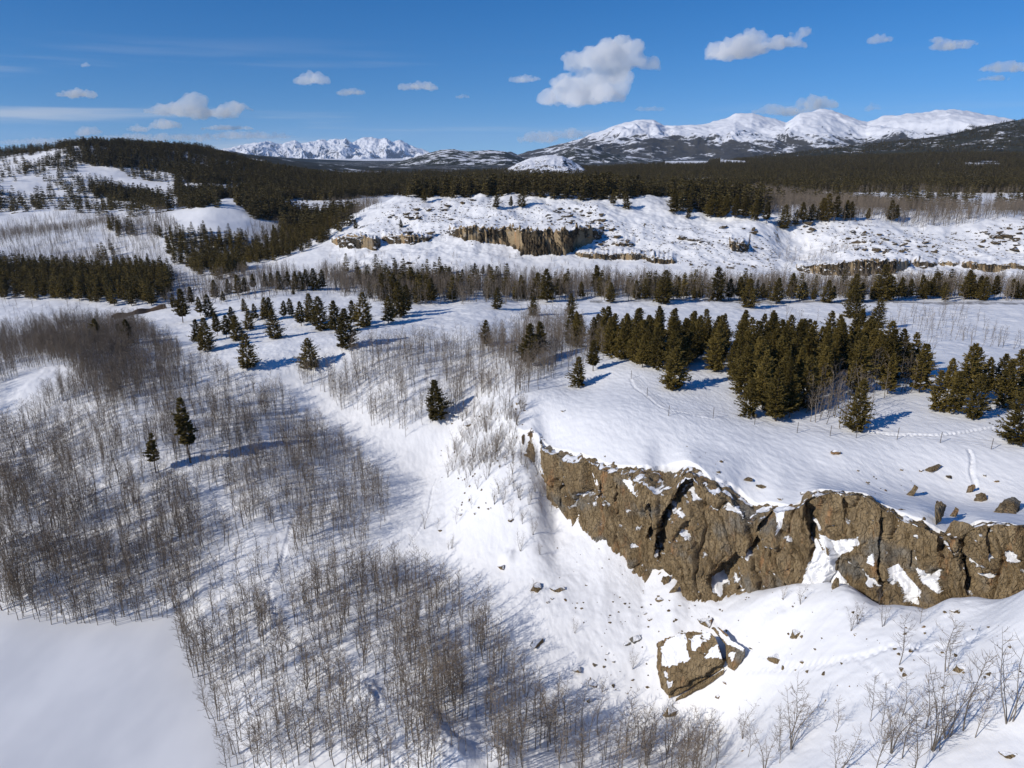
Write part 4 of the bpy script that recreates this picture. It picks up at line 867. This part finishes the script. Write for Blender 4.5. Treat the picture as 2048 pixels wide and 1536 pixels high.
for i in order[:NI]:
    x, y, z, h, rt_ = AN[i]; v = int(rng.integers(0, 7)); a, b = azone(ppx[i], ppy[i])
    tree('aspen', ASPM[v], x, y, z, h/8, rt_, a, 'aspen', b, 1.0, ('trunk', 'branches'))
mask = np.ones(len(AN), bool); mask[order[:NI]] = False
instancer('aspen_thicket', AN[mask][:,:3], AN[mask][:,4], AN[mask][:,3]/8, P_ASP, 'grey leafless aspen thickets spread over the snowy valley slopes', 'thicket')
d2 = np.hypot(SHR[:,0], SHR[:,1]); near = d2 < 140
sx_, sy_ = project(SHR[:,0], SHR[:,1], SHR[:,2])
idx = np.where(near & (sy_ < 1600) & (sx_ > 0) & (sx_ < 2060) & (sy_ > 1000))[0]; idx = idx[np.argsort(-sy_[idx])][:105]
for i in idx:
    x, y, z, h, rt_ = SHR[i]; lb_ = 'under the left end of the cliff' if sx_[i] < 1150 else 'around the split boulder' if sx_[i] < 1520 else 'under the snow chute of the cliff' if sx_[i] < 1760 else 'under the right part of the cliff'
    lab = ('bare branching aspen on the white slope along the bottom edge, '+('right end' if sx_[i] > 1800 else 'right of centre' if sx_[i] > 1550 else 'near its middle'), 'aspens of the bottom edge') if sy_[i] > 1400 else ('small spreading leafless bush on the snow '+lb_, 'bushes below the cliff')
    v = 7+int(rng.integers(0, 5)); H0 = 6 if v < 10 else 8
    tree('leafless_bush' if sy_[i] <= 1400 else 'aspen', ASPM[v], x, y, z, h/H0, rt_, lab[0], 'bush' if sy_[i] <= 1400 else 'aspen', lab[1], 1.0, ('stems', 'branches'))
mask = np.ones(len(SHR), bool); mask[idx] = False
instancer('leafless_shrubs', SHR[mask][:,:3], SHR[mask][:,4], SHR[mask][:,3]/6, P_SHR, 'low leafless shrubs scattered over the snow slopes', 'shrubs')
FAR_G = [([(1480,368),(1700,370),(1900,380),(2060,386),(2060,394),(1740,386),(1540,382)], .05, .8, 7, 10),([(1100,372),(1300,366),(1480,370),(1400,378),(1200,380)], .03, .7, 7, 10),([(1720,640),(1960,640),(2040,700),(1880,690)], .05, .7, 3, 6),
 ([(-40,455),(150,430),(230,440),(320,460),(330,520),(350,560),(-40,540)], .14, .85, 5, 7.5),([(230,455),(330,425),(360,465),(320,480),(250,470)], .2, .7, 5, 8),([(480,470),(560,440),(680,405),(740,400),(760,410),(680,455),(560,500),(480,520)], .16, .8, 5, 7.5),
 ([(640,552),(1100,566),(1560,572),(2060,575),(2060,596),(1560,596),(1100,600),(800,612),(660,585)], .42, .8, 6, 9.5),([(1395,378),(1480,376),(1700,400),(1780,415),(1960,425),(2060,420),(2060,436),(1960,440),(1900,458),(1840,455),(1760,442),(1600,450),(1530,425)], .26, .7, 6, 9),
 ([(1620,780),(1720,790),(1740,855),(1690,862),(1610,840)], .30, .4, 5, 8),([(1100,690),(1240,700),(1180,740),(1090,760)], .1, .5, 5, 7),([(1800,620),(1960,615),(2040,700),(1900,700),(1600,680),(1500,640)], .025, .7, 3, 6),([(350,560),(420,560),(560,540),(640,560),(600,590),(420,610),(330,620)], .2, .7, 5, 8),
 ([(1850,392),(2060,400),(2060,410),(1700,395)], .02, .8, 5, 8),([(-40,600),(150,620),(300,650),(220,690),(-40,720)], .03, .9, 3, 6),([(1750,720),(1860,760),(1800,800),(1700,790)], .12, .5, 6, 8)]
FAP = gen(FAR_G, [])
instancer('distant_aspen_thicket', FAP[:,:3], FAP[:,4], FAP[:,3]/8, P_AFAR, 'brown leafless aspens in bands along the valley and behind the ridge', 'thicket')
print('far aspens', len(FAP))
#@@STAGE3
# ------------------------------------------------------------------ boulders and outcrops
import bmesh
def finish_rock(bm, seed, noise_amp, cuts, scale_ref):
    bmesh.ops.triangulate(bm, faces=bm.faces); 
    for _ in range(cuts): bmesh.ops.subdivide_edges(bm, edges=bm.edges, cuts=1, use_grid_fill=True)
    bm.normal_update(); P = np.array([v.co[:] for v in bm.verts]); Nn = np.array([v.normal[:] for v in bm.verts])
    q = P/scale_ref; a = q[:,0]+q[:,2]*0.83+seed*3.1; b = q[:,1]-q[:,2]*0.47+seed*1.7
    f1, f2, c = worley(a*1.6, b*1.6, seed); d = 0.9*(c-0.5)*0.35 + 0.35*fbm(a*1.3, b*1.3, 5, seed, 0.6) - 0.20*np.exp(-((f2-f1)/0.08)**2)
    nz = Nn[:,2].copy(); P = P + Nn*(d*noise_amp)[:,None]
    me = bpy.data.meshes.new('boulder'); bm.to_mesh(me); me.vertices.foreach_set('co', P.astype(np.float32).ravel()); me.materials.append(M_BOULDER)
    me.polygons.foreach_set('use_smooth', [False]*len(me.polygons)); attr(me, 'ledge', nz*0.97); me.update(); bm.free(); return me
def boulder_mesh(seed, sx=1.0, sy=0.8, sz=0.75, n=13):
    g = random.Random(seed); bm = bmesh.new()
    for i in range(n):
        a = g.uniform(0, 6.283); z = g.uniform(-1, 1); r = math.sqrt(1-z*z)*g.uniform(.85, 1.1); bm.verts.new((sx*r*math.cos(a), sy*r*math.sin(a), sz*max(-.6, min(.62, z))))
    res = bmesh.ops.convex_hull(bm, input=bm.verts); bmesh.ops.delete(bm, geom=[e for e in res['geom_interior'] if isinstance(e, bmesh.types.BMVert)], context='VERTS')
    return finish_rock(bm, seed, 0.24, 4, 1.0)
BO = [boulder_mesh(i+1) for i in range(5)] + [boulder_mesh(11+i, 1.0, .7, .5) for i in range(3)] + [boulder_mesh(21+i, .7, .6, 1.0) for i in range(2)]
def remat(me, m):
    q = me.copy(); q.materials.clear(); q.materials.append(m); return q
B0 = list(BO); BO += [None]*40 + [remat(m, M_BARE) for m in B0] + [None]*40 + [remat(m, M_OUTCROP) for m in B0]
def rock(px, py, wp, hp, v, lab, cat='boulder', grp=None, name='boulder', sink=0.35):
    x, y, z = ghit(px, py); dep = y*CP-(z-CAM_Z)*SP; s = wp*dep/FPX/2
    hz = hp*dep/FPX/2
    o = obj(name, BO[v], None, (x, y, z+hz*(1-2*sink)+0.0)); o.rotation_euler = (rng.normal(0, .12), rng.normal(0, .12), rng.uniform(-.6, .6)); o.scale = (s, s*.9, max(hz*1.25, s*0.45)); tag(o, lab, cat, grp); return o
B = [ # foot px, py, width, height, mesh, label
 (1072,1178,30,24,0,'brown boulder left of a leafless bush, paired with another on its right'),(1117,1181,34,22,5,'brown boulder right of a leafless bush, paired with another on its left'),
 (1077,1290,42,24,6,'flat box-shaped boulder alone at the left edge of the lower white slope'),(1319,1202,20,15,1,'reddish brown stone on the slope left below the foot of the cliff'),
 (1411,1250,34,34,2,'round boulder perched directly above the big split boulder'),(1589,1272,34,32,3,'boulder with a thick snow cap, upper one of two right of the split boulder'),
 (1551,1320,38,26,4,'jagged boulder with a snow cap, lower one of two right of the split boulder'),(1919,1340,32,28,0,'dark boulder beside the footprint line on the lower right slope'),
 (2019,1514,36,24,5,'boulder at the bottom right corner'),(1271,1280,28,20,1,'dark rock between thin aspens left of the split boulder'),(1255,1290,20,12,6,'low rock just below and left of the one among thin aspens'),
 (1154,1344,22,18,2,'small dark boulder between the lower grove and the split boulder'),(1184,1369,30,14,7,'flat jagged rock at the top edge of the lower grove'),(1178,1403,18,18,8,'narrow upright rock in the top rows of the lower grove'),
 (1604,1324,15,11,3,'pebble-sized rock right of the two snow-capped boulders'),(1486,1502,18,10,6,'small rock among the bottom aspens'),(1341,1428,36,24,4,'boulder just below the lower left tip of the split boulder'),
 (1436,1394,15,9,1,'small rock below the dark overhang of the split boulder'),(1450,1367,13,10,2,'small round rock near the lower right of the split boulder'),(1911,1224,20,14,5,'grey rock at the foot of the right part of the cliff'),
 (1349,1182,30,42,58,'tall rounded rock leaning on the cliff foot, left of two'),(1391,1194,22,42,59,'tall rounded rock leaning on the cliff foot, right of two'),(1331,1164,24,30,50,'squat rock at the cliff foot below the big dark cleft'),
 (1646,1142,38,46,53,'rock island in the snow chute of the cliff, upper left one'),(1669,1175,30,40,58,'rock island in the snow chute of the cliff, lower one'),
 (1671,908,22,16,1,'grey boulder alone on the plateau below the fence'),(1867,939,40,18,55,'wide brown rock showing through the plateau snow at right'),(1900,956,26,13,56,'low rock just right and below the wide brown one on the plateau'),
 (1496,961,26,13,57,'brown flat rock on the plateau above the cliff brow, left of a green one'),(1525,976,30,10,56,'greenish flat rock on the plateau above the cliff brow'),(1126,823,12,7,2,'small brown stone alone near the left rim of the plateau'),
 (1803,940,9,6,0,None),(1842,942,11,7,1,None),(1969,952,10,8,2,None),(1992,963,12,9,3,None),(1735,965,10,6,4,None),(1716,942,7,5,0,None),(1606,988,14,8,1,None),
 (1822,990,34,40,58,'narrow rock rib on the upper snow slope, left of a big brown block'),(1868,1040,62,66,59,'big brown rock block standing above the brow of the cliff at right'),(1906,1032,30,34,58,'rock leaning on the right side of the big brown block'),
 (1938,984,22,32,59,'narrow rock at the top of the dark groove in the snow'),(2022,1022,90,50,55,'broad rock outcrop cut by the right edge, above the cliff'),(1960,1000,30,30,50,'jagged rock at the left end of the broad right-hand outcrop'),
 (1560,1000,14,9,2,None),(1238,950,18,8,6,None),(1256,952,12,7,0,None),(1350,978,26,12,5,'low rock on the brow just left of the top of the dark cleft'),(1420,990,24,14,6,'grey rock on the brow right of the big cleft'),(1450,1012,18,14,1,None),(1462,1022,14,12,2,None),(1476,1030,12,12,3,None),
 (937,850,32,16,7,'grey rock in the scrub right of the lone conifer'),(975,835,14,8,6,None),(1035,808,12,9,0,None),(1022,1042,14,10,1,None),(1003,1139,16,20,2,'dark stone with snow on it, alone on the left slope below the cliff'),(880,1062,11,8,3,None),(923,1030,14,7,6,None),(950,1028,8,6,0,None),(1096,1205,9,6,1,None),(1104,1198,8,6,2,None),
 (1060,868,14,22,58,'small rock tower at the left end of the cliff'),(1046,885,14,30,59,'pale split rock pillar at the very left end of the cliff'),(1095,1205,8,6,3,None),(1290,1228,14,9,7,None),(1300,1240,12,8,1,None),(1710,1270,9,6,0,None),(1214,1308,9,9,8,None),(1227,1325,8,6,2,None),(1264,1360,9,7,3,None),(1651,1402,8,8,8,None),
]
for px, py, wp, hp, v, lab in B:
    if lab is None:
        lab, grp = ('small dark stone poking through the plateau snow', 'stones on the plateau') if 1100 < px and py < 1035 else ('small dark stone scattered on the snow below the cliff', 'stones below the cliff') if px > 1085 else ('small rock in the scrub slope left of the cliff', 'stones in the scrub')
    else: grp = None
    rock(px, py, wp, hp, v, lab, 'boulder' if wp > 14 else 'stone', grp, 'boulder' if wp > 14 else 'stone')
CLU = [((775,860,420,442),22,'left dome of the ridge'),((868,908,412,440),11,'snow hollow right of the left dome'),((925,950,400,408),3,'ridge top left of the wood'),((1095,1205,414,456),40,'broad dome above the widest ridge cliff'),((1160,1235,442,475),20,'slope right of the widest ridge cliff'),((1190,1300,470,494),14,'middle slope of the ridge'),
 ((1345,1400,476,486),12,'middle slope right of centre'),((1385,1425,480,494),9,'middle slope right of centre'),((1500,1552,490,506),7,'right end of the first ridge'),((1440,1530,455,470),5,'upper right slope of the first ridge'),((1695,1762,465,502),20,'left half of the right-hand ridge'),((1762,1818,474,512),18,'centre of the right-hand ridge'),((1832,1872,486,510),8,'right-hand ridge, beside a snow ramp'),
 ((1955,2055,452,506),34,'far right end of the right-hand ridge'),((1598,1628,432,470),12,'left tip of the right-hand ridge'),((765,905,464,472),10,'ledge left of the widest ridge cliff'),((1455,1512,527,538),6,'foot of the first ridge near the notch'),((780,845,512,534),8,'lower snow slope at the left of the ridge'),((1368,1390,526,531),2,'foot of the first ridge'),((672,720,455,485),6,'left tip of the first ridge')]
for (x0, x1, y0, y1), n, wh in CLU:
    for i in range(n):
        wp = min(22, 7.5*math.exp(rng.normal(0, .5)))*(1.2 if n > 15 else 1)*(1.35 if x0 > 1600 else 1.1); px = rng.uniform(x0, x1); py = rng.uniform(y0, y1)
        rock(px, py, wp, wp*rng.uniform(.36, .62), 100+int(rng.integers(0, 9)), 'brown rock outcrop on the '+wh, 'rock', 'rock outcrops on the ridge', 'rock_outcrop', 0.3)
def pebbles(name, polys, dens, lo, hi, mat, label):
    P = np.concatenate([scat(p, n_per_m2=dens, clump=.30, sc=9, seed=i+30) for i, p in enumerate(polys)]); n = len(P)
    sc_ = np.exp(rng.uniform(math.log(lo), math.log(hi), n)); instancer(name, P, rng.uniform(0, 6.28, n), sc_, proto_coll(name+'_kinds', [remat(m, mat) for m in B0[:6]]), label, 'stones'); print(name, n)
pebbles('talus', [[(1085,1010),(1290,1165),(1440,1205),(1300,1260),(1140,1240),(1090,1120)],[(1290,1165),(1640,1165),(2060,1235),(2060,1400),(1560,1380),(1520,1300),(1280,1420),(1150,1400),(1200,1250)],[(1360,900),(1440,900),(1470,1000),(1400,1000)],[(1700,940),(1850,940),(1850,990),(1740,985)],[(860,820),(1060,800),(1080,1000),(900,1050)]], .24, .035, .42, M_BARE, 'small stones strewn over the snow around the cliff')
pebbles('ridge_stones', [[(700,480),(780,405),(1000,400),(1190,408),(1240,470),(1200,500),(900,480),(780,490)],[(1190,440),(1400,460),(1550,470),(1550,540),(1350,530),(1200,520)],[(1600,440),(1720,450),(1880,470),(2060,440),(2060,520),(1900,515),(1700,512),(1640,500)]], .16, .2, .9, M_OUTCROP, 'dark stones and small ledges dotting the snowy ridges')
# the split boulder
bx, by, bz = ghit(1378, 1385)
BSNOW = [[(1322,1296),(1333,1280),(1350,1268),(1372,1266),(1374,1300),(1380,1320),(1362,1326),(1340,1334),(1324,1332)],[(1378,1278),(1402,1266),(1404,1284),(1394,1296),(1396,1304),(1386,1302)],[(1404,1262),(1424,1264),(1418,1280),(1406,1282)],[(1408,1318),(1420,1296),(1436,1286),(1444,1318),(1428,1316)],[(1334,1362),(1348,1360),(1346,1374),(1334,1376)],[(1326,1340),(1334,1344),(1338,1358),(1330,1356)],[(1452,1270),(1492,1294),(1486,1302),(1458,1290)],[(1430,1250),(1470,1290),(1455,1290),(1436,1268)],[(1458,1306),(1472,1302),(1468,1322),(1460,1322)]]
def hull(pts, seed, amp, name, lab, cuts=5):
    bm = bmesh.new()
    for p in pts: bm.verts.new(p)
    bmesh.ops.convex_hull(bm, input=bm.verts); me = finish_rock(bm, seed, amp, cuts, 2.6)
    P = np.array([v.co[:] for v in me.vertices])+np.array((bx, by, bz)); qx, qy = project(P[:,0], P[:,1], P[:,2]); wb = 3.5*perlin(qx/9, qy/9, 3)+2*perlin(qx/3.5, qy/3.5, 4); L_ = np.full(len(P), .3)
    for pl in BSNOW: L_ = np.where(inpoly(qx+wb, qy+wb*.8, pl), .95, L_)
    me.attributes['ledge'].data.foreach_set('value', L_.astype(np.float32)); o = obj(name, me, None, (bx, by, bz)); tag(o, lab, 'boulder'); return o
def bpx(px, py, h):       # a point h metres over the snow, seen at that place of the photo
    d = ray(px, py); hd = math.hypot(d[0], d[1]); rr = np.linspace(60, 130, 1400); t = rr/hd; X, Y, Z = d[0]*t, d[1]*t, CAM_Z+d[2]*t
    k = int(np.argmax(GZ(X, Y)+h > Z)); return (X[k]-bx, Y[k]-by, Z[k]-bz)
hull([bpx(1316,1284,3.2),bpx(1334,1276,3.8),bpx(1382,1262,5.2),bpx(1425,1266,5.4),bpx(1437,1290,4.6),bpx(1447,1325,2.6),bpx(1412,1332,3.0),bpx(1366,1352,2.2),bpx(1338,1386,1.6),bpx(1322,1376,0.4),bpx(1313,1330,0.6),bpx(1334,1388,-0.4),bpx(1330,1330,-1),bpx(1392,1322,-1.5),bpx(1430,1300,-1)],
 5, .75, 'boulder', 'huge snow-topped split boulder with a dark overhang on the lower slope', 5)
hull([bpx(1452,1276,2.8),bpx(1470,1284,3.0),bpx(1490,1297,2.3),bpx(1489,1312,1.2),bpx(1468,1342,0.3),bpx(1455,1334,1.8),bpx(1456,1304,3.0),bpx(1470,1345,-1),bpx(1490,1318,-1),bpx(1450,1310,-1)], 9, .3, 'boulder', 'slab split off the right side of the huge boulder', 4)
hull([bpx(1426,1258,3.0),bpx(1437,1254,3.2),bpx(1456,1270,2.8),bpx(1466,1292,2.6),bpx(1452,1292,2.2),bpx(1440,1270,-1),bpx(1462,1300,-1)], 19, .2, 'boulder', 'snow-covered rock behind the gap of the split boulder', 4)
hull([bpx(1352,1396,0.5),bpx(1392,1372,1.0),bpx(1430,1352,1.2),bpx(1449,1338,1.1),bpx(1446,1348,0.4),bpx(1410,1374,0.2),bpx(1372,1394,0.1),bpx(1350,1404,0),bpx(1400,1372,-1.2),bpx(1440,1350,-1)], 13, .22, 'boulder', 'long low slab lying under the overhang of the split boulder', 4)
BSNOW = []
hull([bpx(1338,1396,0.15),bpx(1352,1392,0.35),bpx(1396,1366,0.5),bpx(1440,1340,0.5),bpx(1452,1318,0.8),bpx(1430,1310,1.0),bpx(1370,1340,1.0),bpx(1334,1372,0.6),bpx(1338,1392,-1.5),bpx(1440,1345,-1.5),bpx(1380,1340,-1.5)], 23, .25, 'boulder', 'rock block added under the split boulder to keep its gap dark', 4)  # added filler block: hides the snow so the gap under the overhang reads dark
# ------------------------------------------------------------------ fence on the plateau
M_POST = bark_mat('grey_fence_steel', (0.10,0.085,0.07,1), (0.16,0.14,0.12,1))
FP = [(1262,757),(1294,792),(1337,832),(1426,836),(1509,849),(1594,866),(1660,872),(1712,876),(1794,879),(1880,886),(1982,899),(2075,905)]
W3 = [ghit(*p) for p in FP]; f0 = W3[0]
fe = obj('fence', None, None, f0); tag(fe, 'thin wire fence on dark posts along the edge of the plateau wood', 'fence')
for x, y, z in W3:
    t = TB(); hh = rng.uniform(1.75, 2.1); t.tube([(0,0,-.3), (0.02,0,hh)], [.055,.05], 6); obj('post', t.mesh('fence_post', M_POST), fe, (x-f0[0], y-f0[1], z-f0[2]))
for hh in (.5, .95, 1.4):
    t = TB()
    for a, b in zip(W3[:-1], W3[1:]):
        n = 10; P = [tuple(np.array(a)*(1-i/n)+np.array(b)*i/n) for i in range(n+1)]
        P = [(p[0]-f0[0], p[1]-f0[1], max(p[2], float(GZ(np.array([p[0]]), np.array([p[1]]))[0]))-f0[2]+hh) for p in P]; t.tube(P, [.013]*(n+1), 3)
    obj('wire', t.mesh('fence_wire', M_POST), fe)
# ------------------------------------------------------------------ road and the dark cutting at left
def ribbon(name, pix, width, mat, lift, lab=None, cat=None, kind='structure', up=0.0):
    P = np.array([hit(*q)[:2] for q in pix]); seg = np.hypot(*np.diff(P, axis=0).T); cum = np.concatenate([[0], np.cumsum(seg)]); s = np.linspace(0, cum[-1], 80)
    Q = np.stack([np.interp(s, cum, P[:,0]), np.interp(s, cum, P[:,1])], 1); T = np.gradient(Q, axis=0); T /= np.linalg.norm(T, axis=1)[:,None]; Nn = np.stack([-T[:,1], T[:,0]], 1)
    rows = []; c = GZ(Q[:,0], Q[:,1])
    for j, f in enumerate(np.linspace(-.5, .5, 9)):
        p = Q+Nn*width*f; z = np.maximum(GZ(p[:,0], p[:,1]), c-0.4)+lift+up*(1-abs(f)*2)*(1+.3*np.sin(s*.7)); rows.append(np.stack([p[:,0], p[:,1], z], 1))
    me = mesh_np(name, np.stack(rows, 1).reshape(-1, 3), gridfaces(80, 9), [mat]); o = obj(name, me); tag(o, lab, cat, kind=kind)
k = NT('packed_road_snow'); pos, _, _ = k.geo(); k.l(k.mix(k.ramp(k.noise(pos, 0.4, 5, .7), .45, .6), (0.30,0.29,0.28,1), (0.62,0.62,0.63,1)), k.p.inputs['Base Color']); k.p.inputs['Roughness'].default_value = .9; M_ROAD = k.m
ribbon('road', [(1180,603),(1300,601),(1500,603),(1750,604),(1960,606),(2048,607),(2200,608)], 7, M_ROAD, 0.06)
k = NT('frozen_earth'); pos, _, _ = k.geo(); k.l(k.mix(k.noise(pos, .6, 5, .7), (0.06,0.045,0.03,1), (0.20,0.13,0.08,1)), k.p.inputs['Base Color']); M_EARTH = k.m
ribbon('road_cut', [(226,637),(260,630),(300,622),(332,616)], 3.2, M_EARTH, 0.0, up=1.6)
#@@STAGE4
# ------------------------------------------------------------------ clouds: closed lumpy volumes of even density, over and beyond the haze
k = bpy.data.materials.new('cloud_vapour'); k.use_nodes = True; t_ = k.node_tree; t_.nodes.remove(t_.nodes['Principled BSDF'])
pv = t_.nodes.new('ShaderNodeVolumeScatter'); pv.inputs['Color'].default_value = (1, 1, 1, 1); pv.inputs['Anisotropy'].default_value = 0.0
t_.links.new(pv.outputs[0], t_.nodes['Material Output'].inputs['Volume'])
def cloud(blobs, alt, seed, dens=1.0, label=''):
    """blobs: photo px, py, half width, half height"""
    blobs = [(a, b, c*1.18, d_*1.22) for a, b, c, d_ in blobs]; dens *= .40
    cx = np.mean([b[0] for b in blobs]); cy = np.mean([b[1] for b in blobs]); d = ray(cx, cy); el = d[2]/math.hypot(d[0], d[1])
    dist = min(alt/max(el, .02), 46000.0); Yd = dist*d[1]/math.hypot(d[0], d[1]); g = random.Random(seed)
    o0 = atY(cx, cy, Yd); bm = bmesh.new(); mpx = Yd/d[1]/FPX
    for (px, py, rx, ry) in blobs:
        n = max(2, int(rx/ry*2.2))
        for i in range(n):
            u = (i+.5)/n*2-1; hh = math.sqrt(max(0.08, 1-u*u)); p = atY(px+u*rx*.80, py+(1-hh)*ry*.35, Yd+g.uniform(-.4,.4)*rx*mpx)
            r_ = ry*hh*g.uniform(.75,1.05)*mpx; rxx = max(r_, rx/n*1.25*mpx)
            m = bmesh.ops.create_icosphere(bm, subdivisions=3, radius=1.0)
            for v in m['verts']: v.co = (p[0]-o0[0]+v.co.x*rxx, p[1]-o0[1]+v.co.y*rxx*.9, p[2]-o0[2]+max(v.co.z, -.55)*r_)
    me = bpy.data.meshes.new('cloud'); bm.to_mesh(me); bm.free(); me.materials.append(k_cloud(dens/(np.mean([b[3] for b in blobs])*mpx)))
    o = obj('cloud', me, None, o0); ryy = np.mean([b[3] for b in blobs])*mpx
    rm = o.modifiers.new('join', 'REMESH'); rm.mode = 'VOXEL'; rm.voxel_size = ryy/5
    for sz, st in ((1.3, .95), (.45, .55)):
        tx = bpy.data.textures.new('puffs', 'CLOUDS'); tx.noise_scale = ryy*sz; tx.noise_depth = 3
        dm = o.modifiers.new('puffs', 'DISPLACE'); dm.texture = tx; dm.strength = ryy*st; dm.texture_coords = 'LOCAL'; dm.mid_level = .55
    tag(o, label, 'cloud', kind='stuff'); return o
def k_cloud(dn):
    m = k.copy(); m.node_tree.nodes['Volume Scatter'].inputs['Density'].default_value = dn; return m
CLD = [
 ([(1165,190,88,30),(1215,175,40,22),(1150,205,60,14),(1222,150,44,20),(1180,158,40,16),(1130,165,35,18),(1215,120,82,30),(1240,95,45,24),(1160,115,40,12),(1300,130,16,16)], 2.6, 'big two-tiered white cumulus right of the centre of the sky'),
 ([(1475,98,60,26),(1450,112,42,14),(1500,75,30,18),(1560,88,55,14),(1605,66,28,9)], 2.4, 'slanting white cloud with a ragged tail on its right'),
 ([(1050,158,32,9)], 1.2, 'small flat cloud left of the biggest cumulus'),([(1758,78,24,12)], 1.3, 'small round cloud between the slanting cloud and the right edge'),
 ([(1900,92,42,12),(1880,80,22,7),(1935,86,22,6)], 1.0, 'thin torn cloud high on the right'),([(2015,136,60,12),(1990,158,36,6)], 1.0, 'grey-white cloud cut by the right edge'),
 ([(622,158,36,15)], 2.0, 'compact oval cloud over the jagged mountains'),([(835,173,42,10)], 1.7, 'flat-bottomed cloud right of the oval one'),([(702,184,30,9)], 1.2, 'small cloud just below and right of the oval one'),
 ([(345,220,58,15),(385,205,30,20),(430,228,50,16),(470,216,35,14)], 2.2, 'wide puffy cloud with a tower over the left hill'),([(330,250,32,12),(275,258,24,7)], 1.5, 'low puff just under the wide towered cloud'),
 ([(155,188,44,10)], 1.7, 'flat cumulus high over the left hill'),([(178,263,28,11)], 1.4, 'small cumulus peeping over the left hill top'),([(455,256,55,6)], 1.6, 'thin bright cloud streak left of the jagged mountains'),
 ([(1075,276,42,14),(1140,270,60,12)], 1.6, 'low cloud bank behind the left foot of the white mountains'),([(1560,222,60,13),(1635,208,42,18),(1600,224,50,10)], 1.4, 'cloud rising behind the highest white summit'),
 ([(172,130,10,5)], .7, 'tiny wisp high on the left'),([(925,193,14,5)], .7, 'tiny wisp right of the flat-bottomed cloud'),([(1300,218,34,6)], .6, 'faint wisp above the dark-headed summit'),
 ([(120,284,150,8),(300,276,150,9),(480,272,120,9)], 1.2, 'low flat cloud layer on the horizon behind the left hill'),([(1745,215,14,9)], .5, 'faint wisp above the right summits'),
]
for i, (bl, dn, lab) in enumerate(CLD): cloud(bl, 2300.0, i+1, dn, lab)
# ------------------------------------------------------------------ haze: clear winter air, one closed box round the place
lo = min(float(Z_g.min()), min((min(v.co.z for v in o.data.vertices) for o in S.objects if o.type == 'MESH' and o.name.startswith(('mountains', 'far_hills', 'snow_dome')))))-2
hi = max(v.co.z for o in S.objects if o.type == 'MESH' and o.name.startswith('mountains') for v in o.data.vertices)+15
E = 27000
hm = bpy.data.meshes.new('haze'); hm.from_pydata([(x, y, z) for x in (-E, E) for y in (-E, E) for z in (lo, hi)], [], [(0,1,3,2),(4,6,7,5),(0,4,5,1),(2,3,7,6),(0,2,6,4),(1,5,7,3)])
k = bpy.data.materials.new('clear_air'); k.use_nodes = True; t_ = k.node_tree; t_.nodes.remove(t_.nodes['Principled BSDF'])
pv = t_.nodes.new('ShaderNodeVolumePrincipled'); pv.inputs['Color'].default_value = (0.62, 0.78, 1.0, 1); pv.inputs['Density'].default_value = 1.6e-5; pv.inputs['Anisotropy'].default_value = 0.1
t_.links.new(pv.outputs[0], t_.nodes['Material Output'].inputs['Volume']); hm.materials.append(k); tag(obj('haze', hm), kind='stuff'); print('haze', lo, hi)
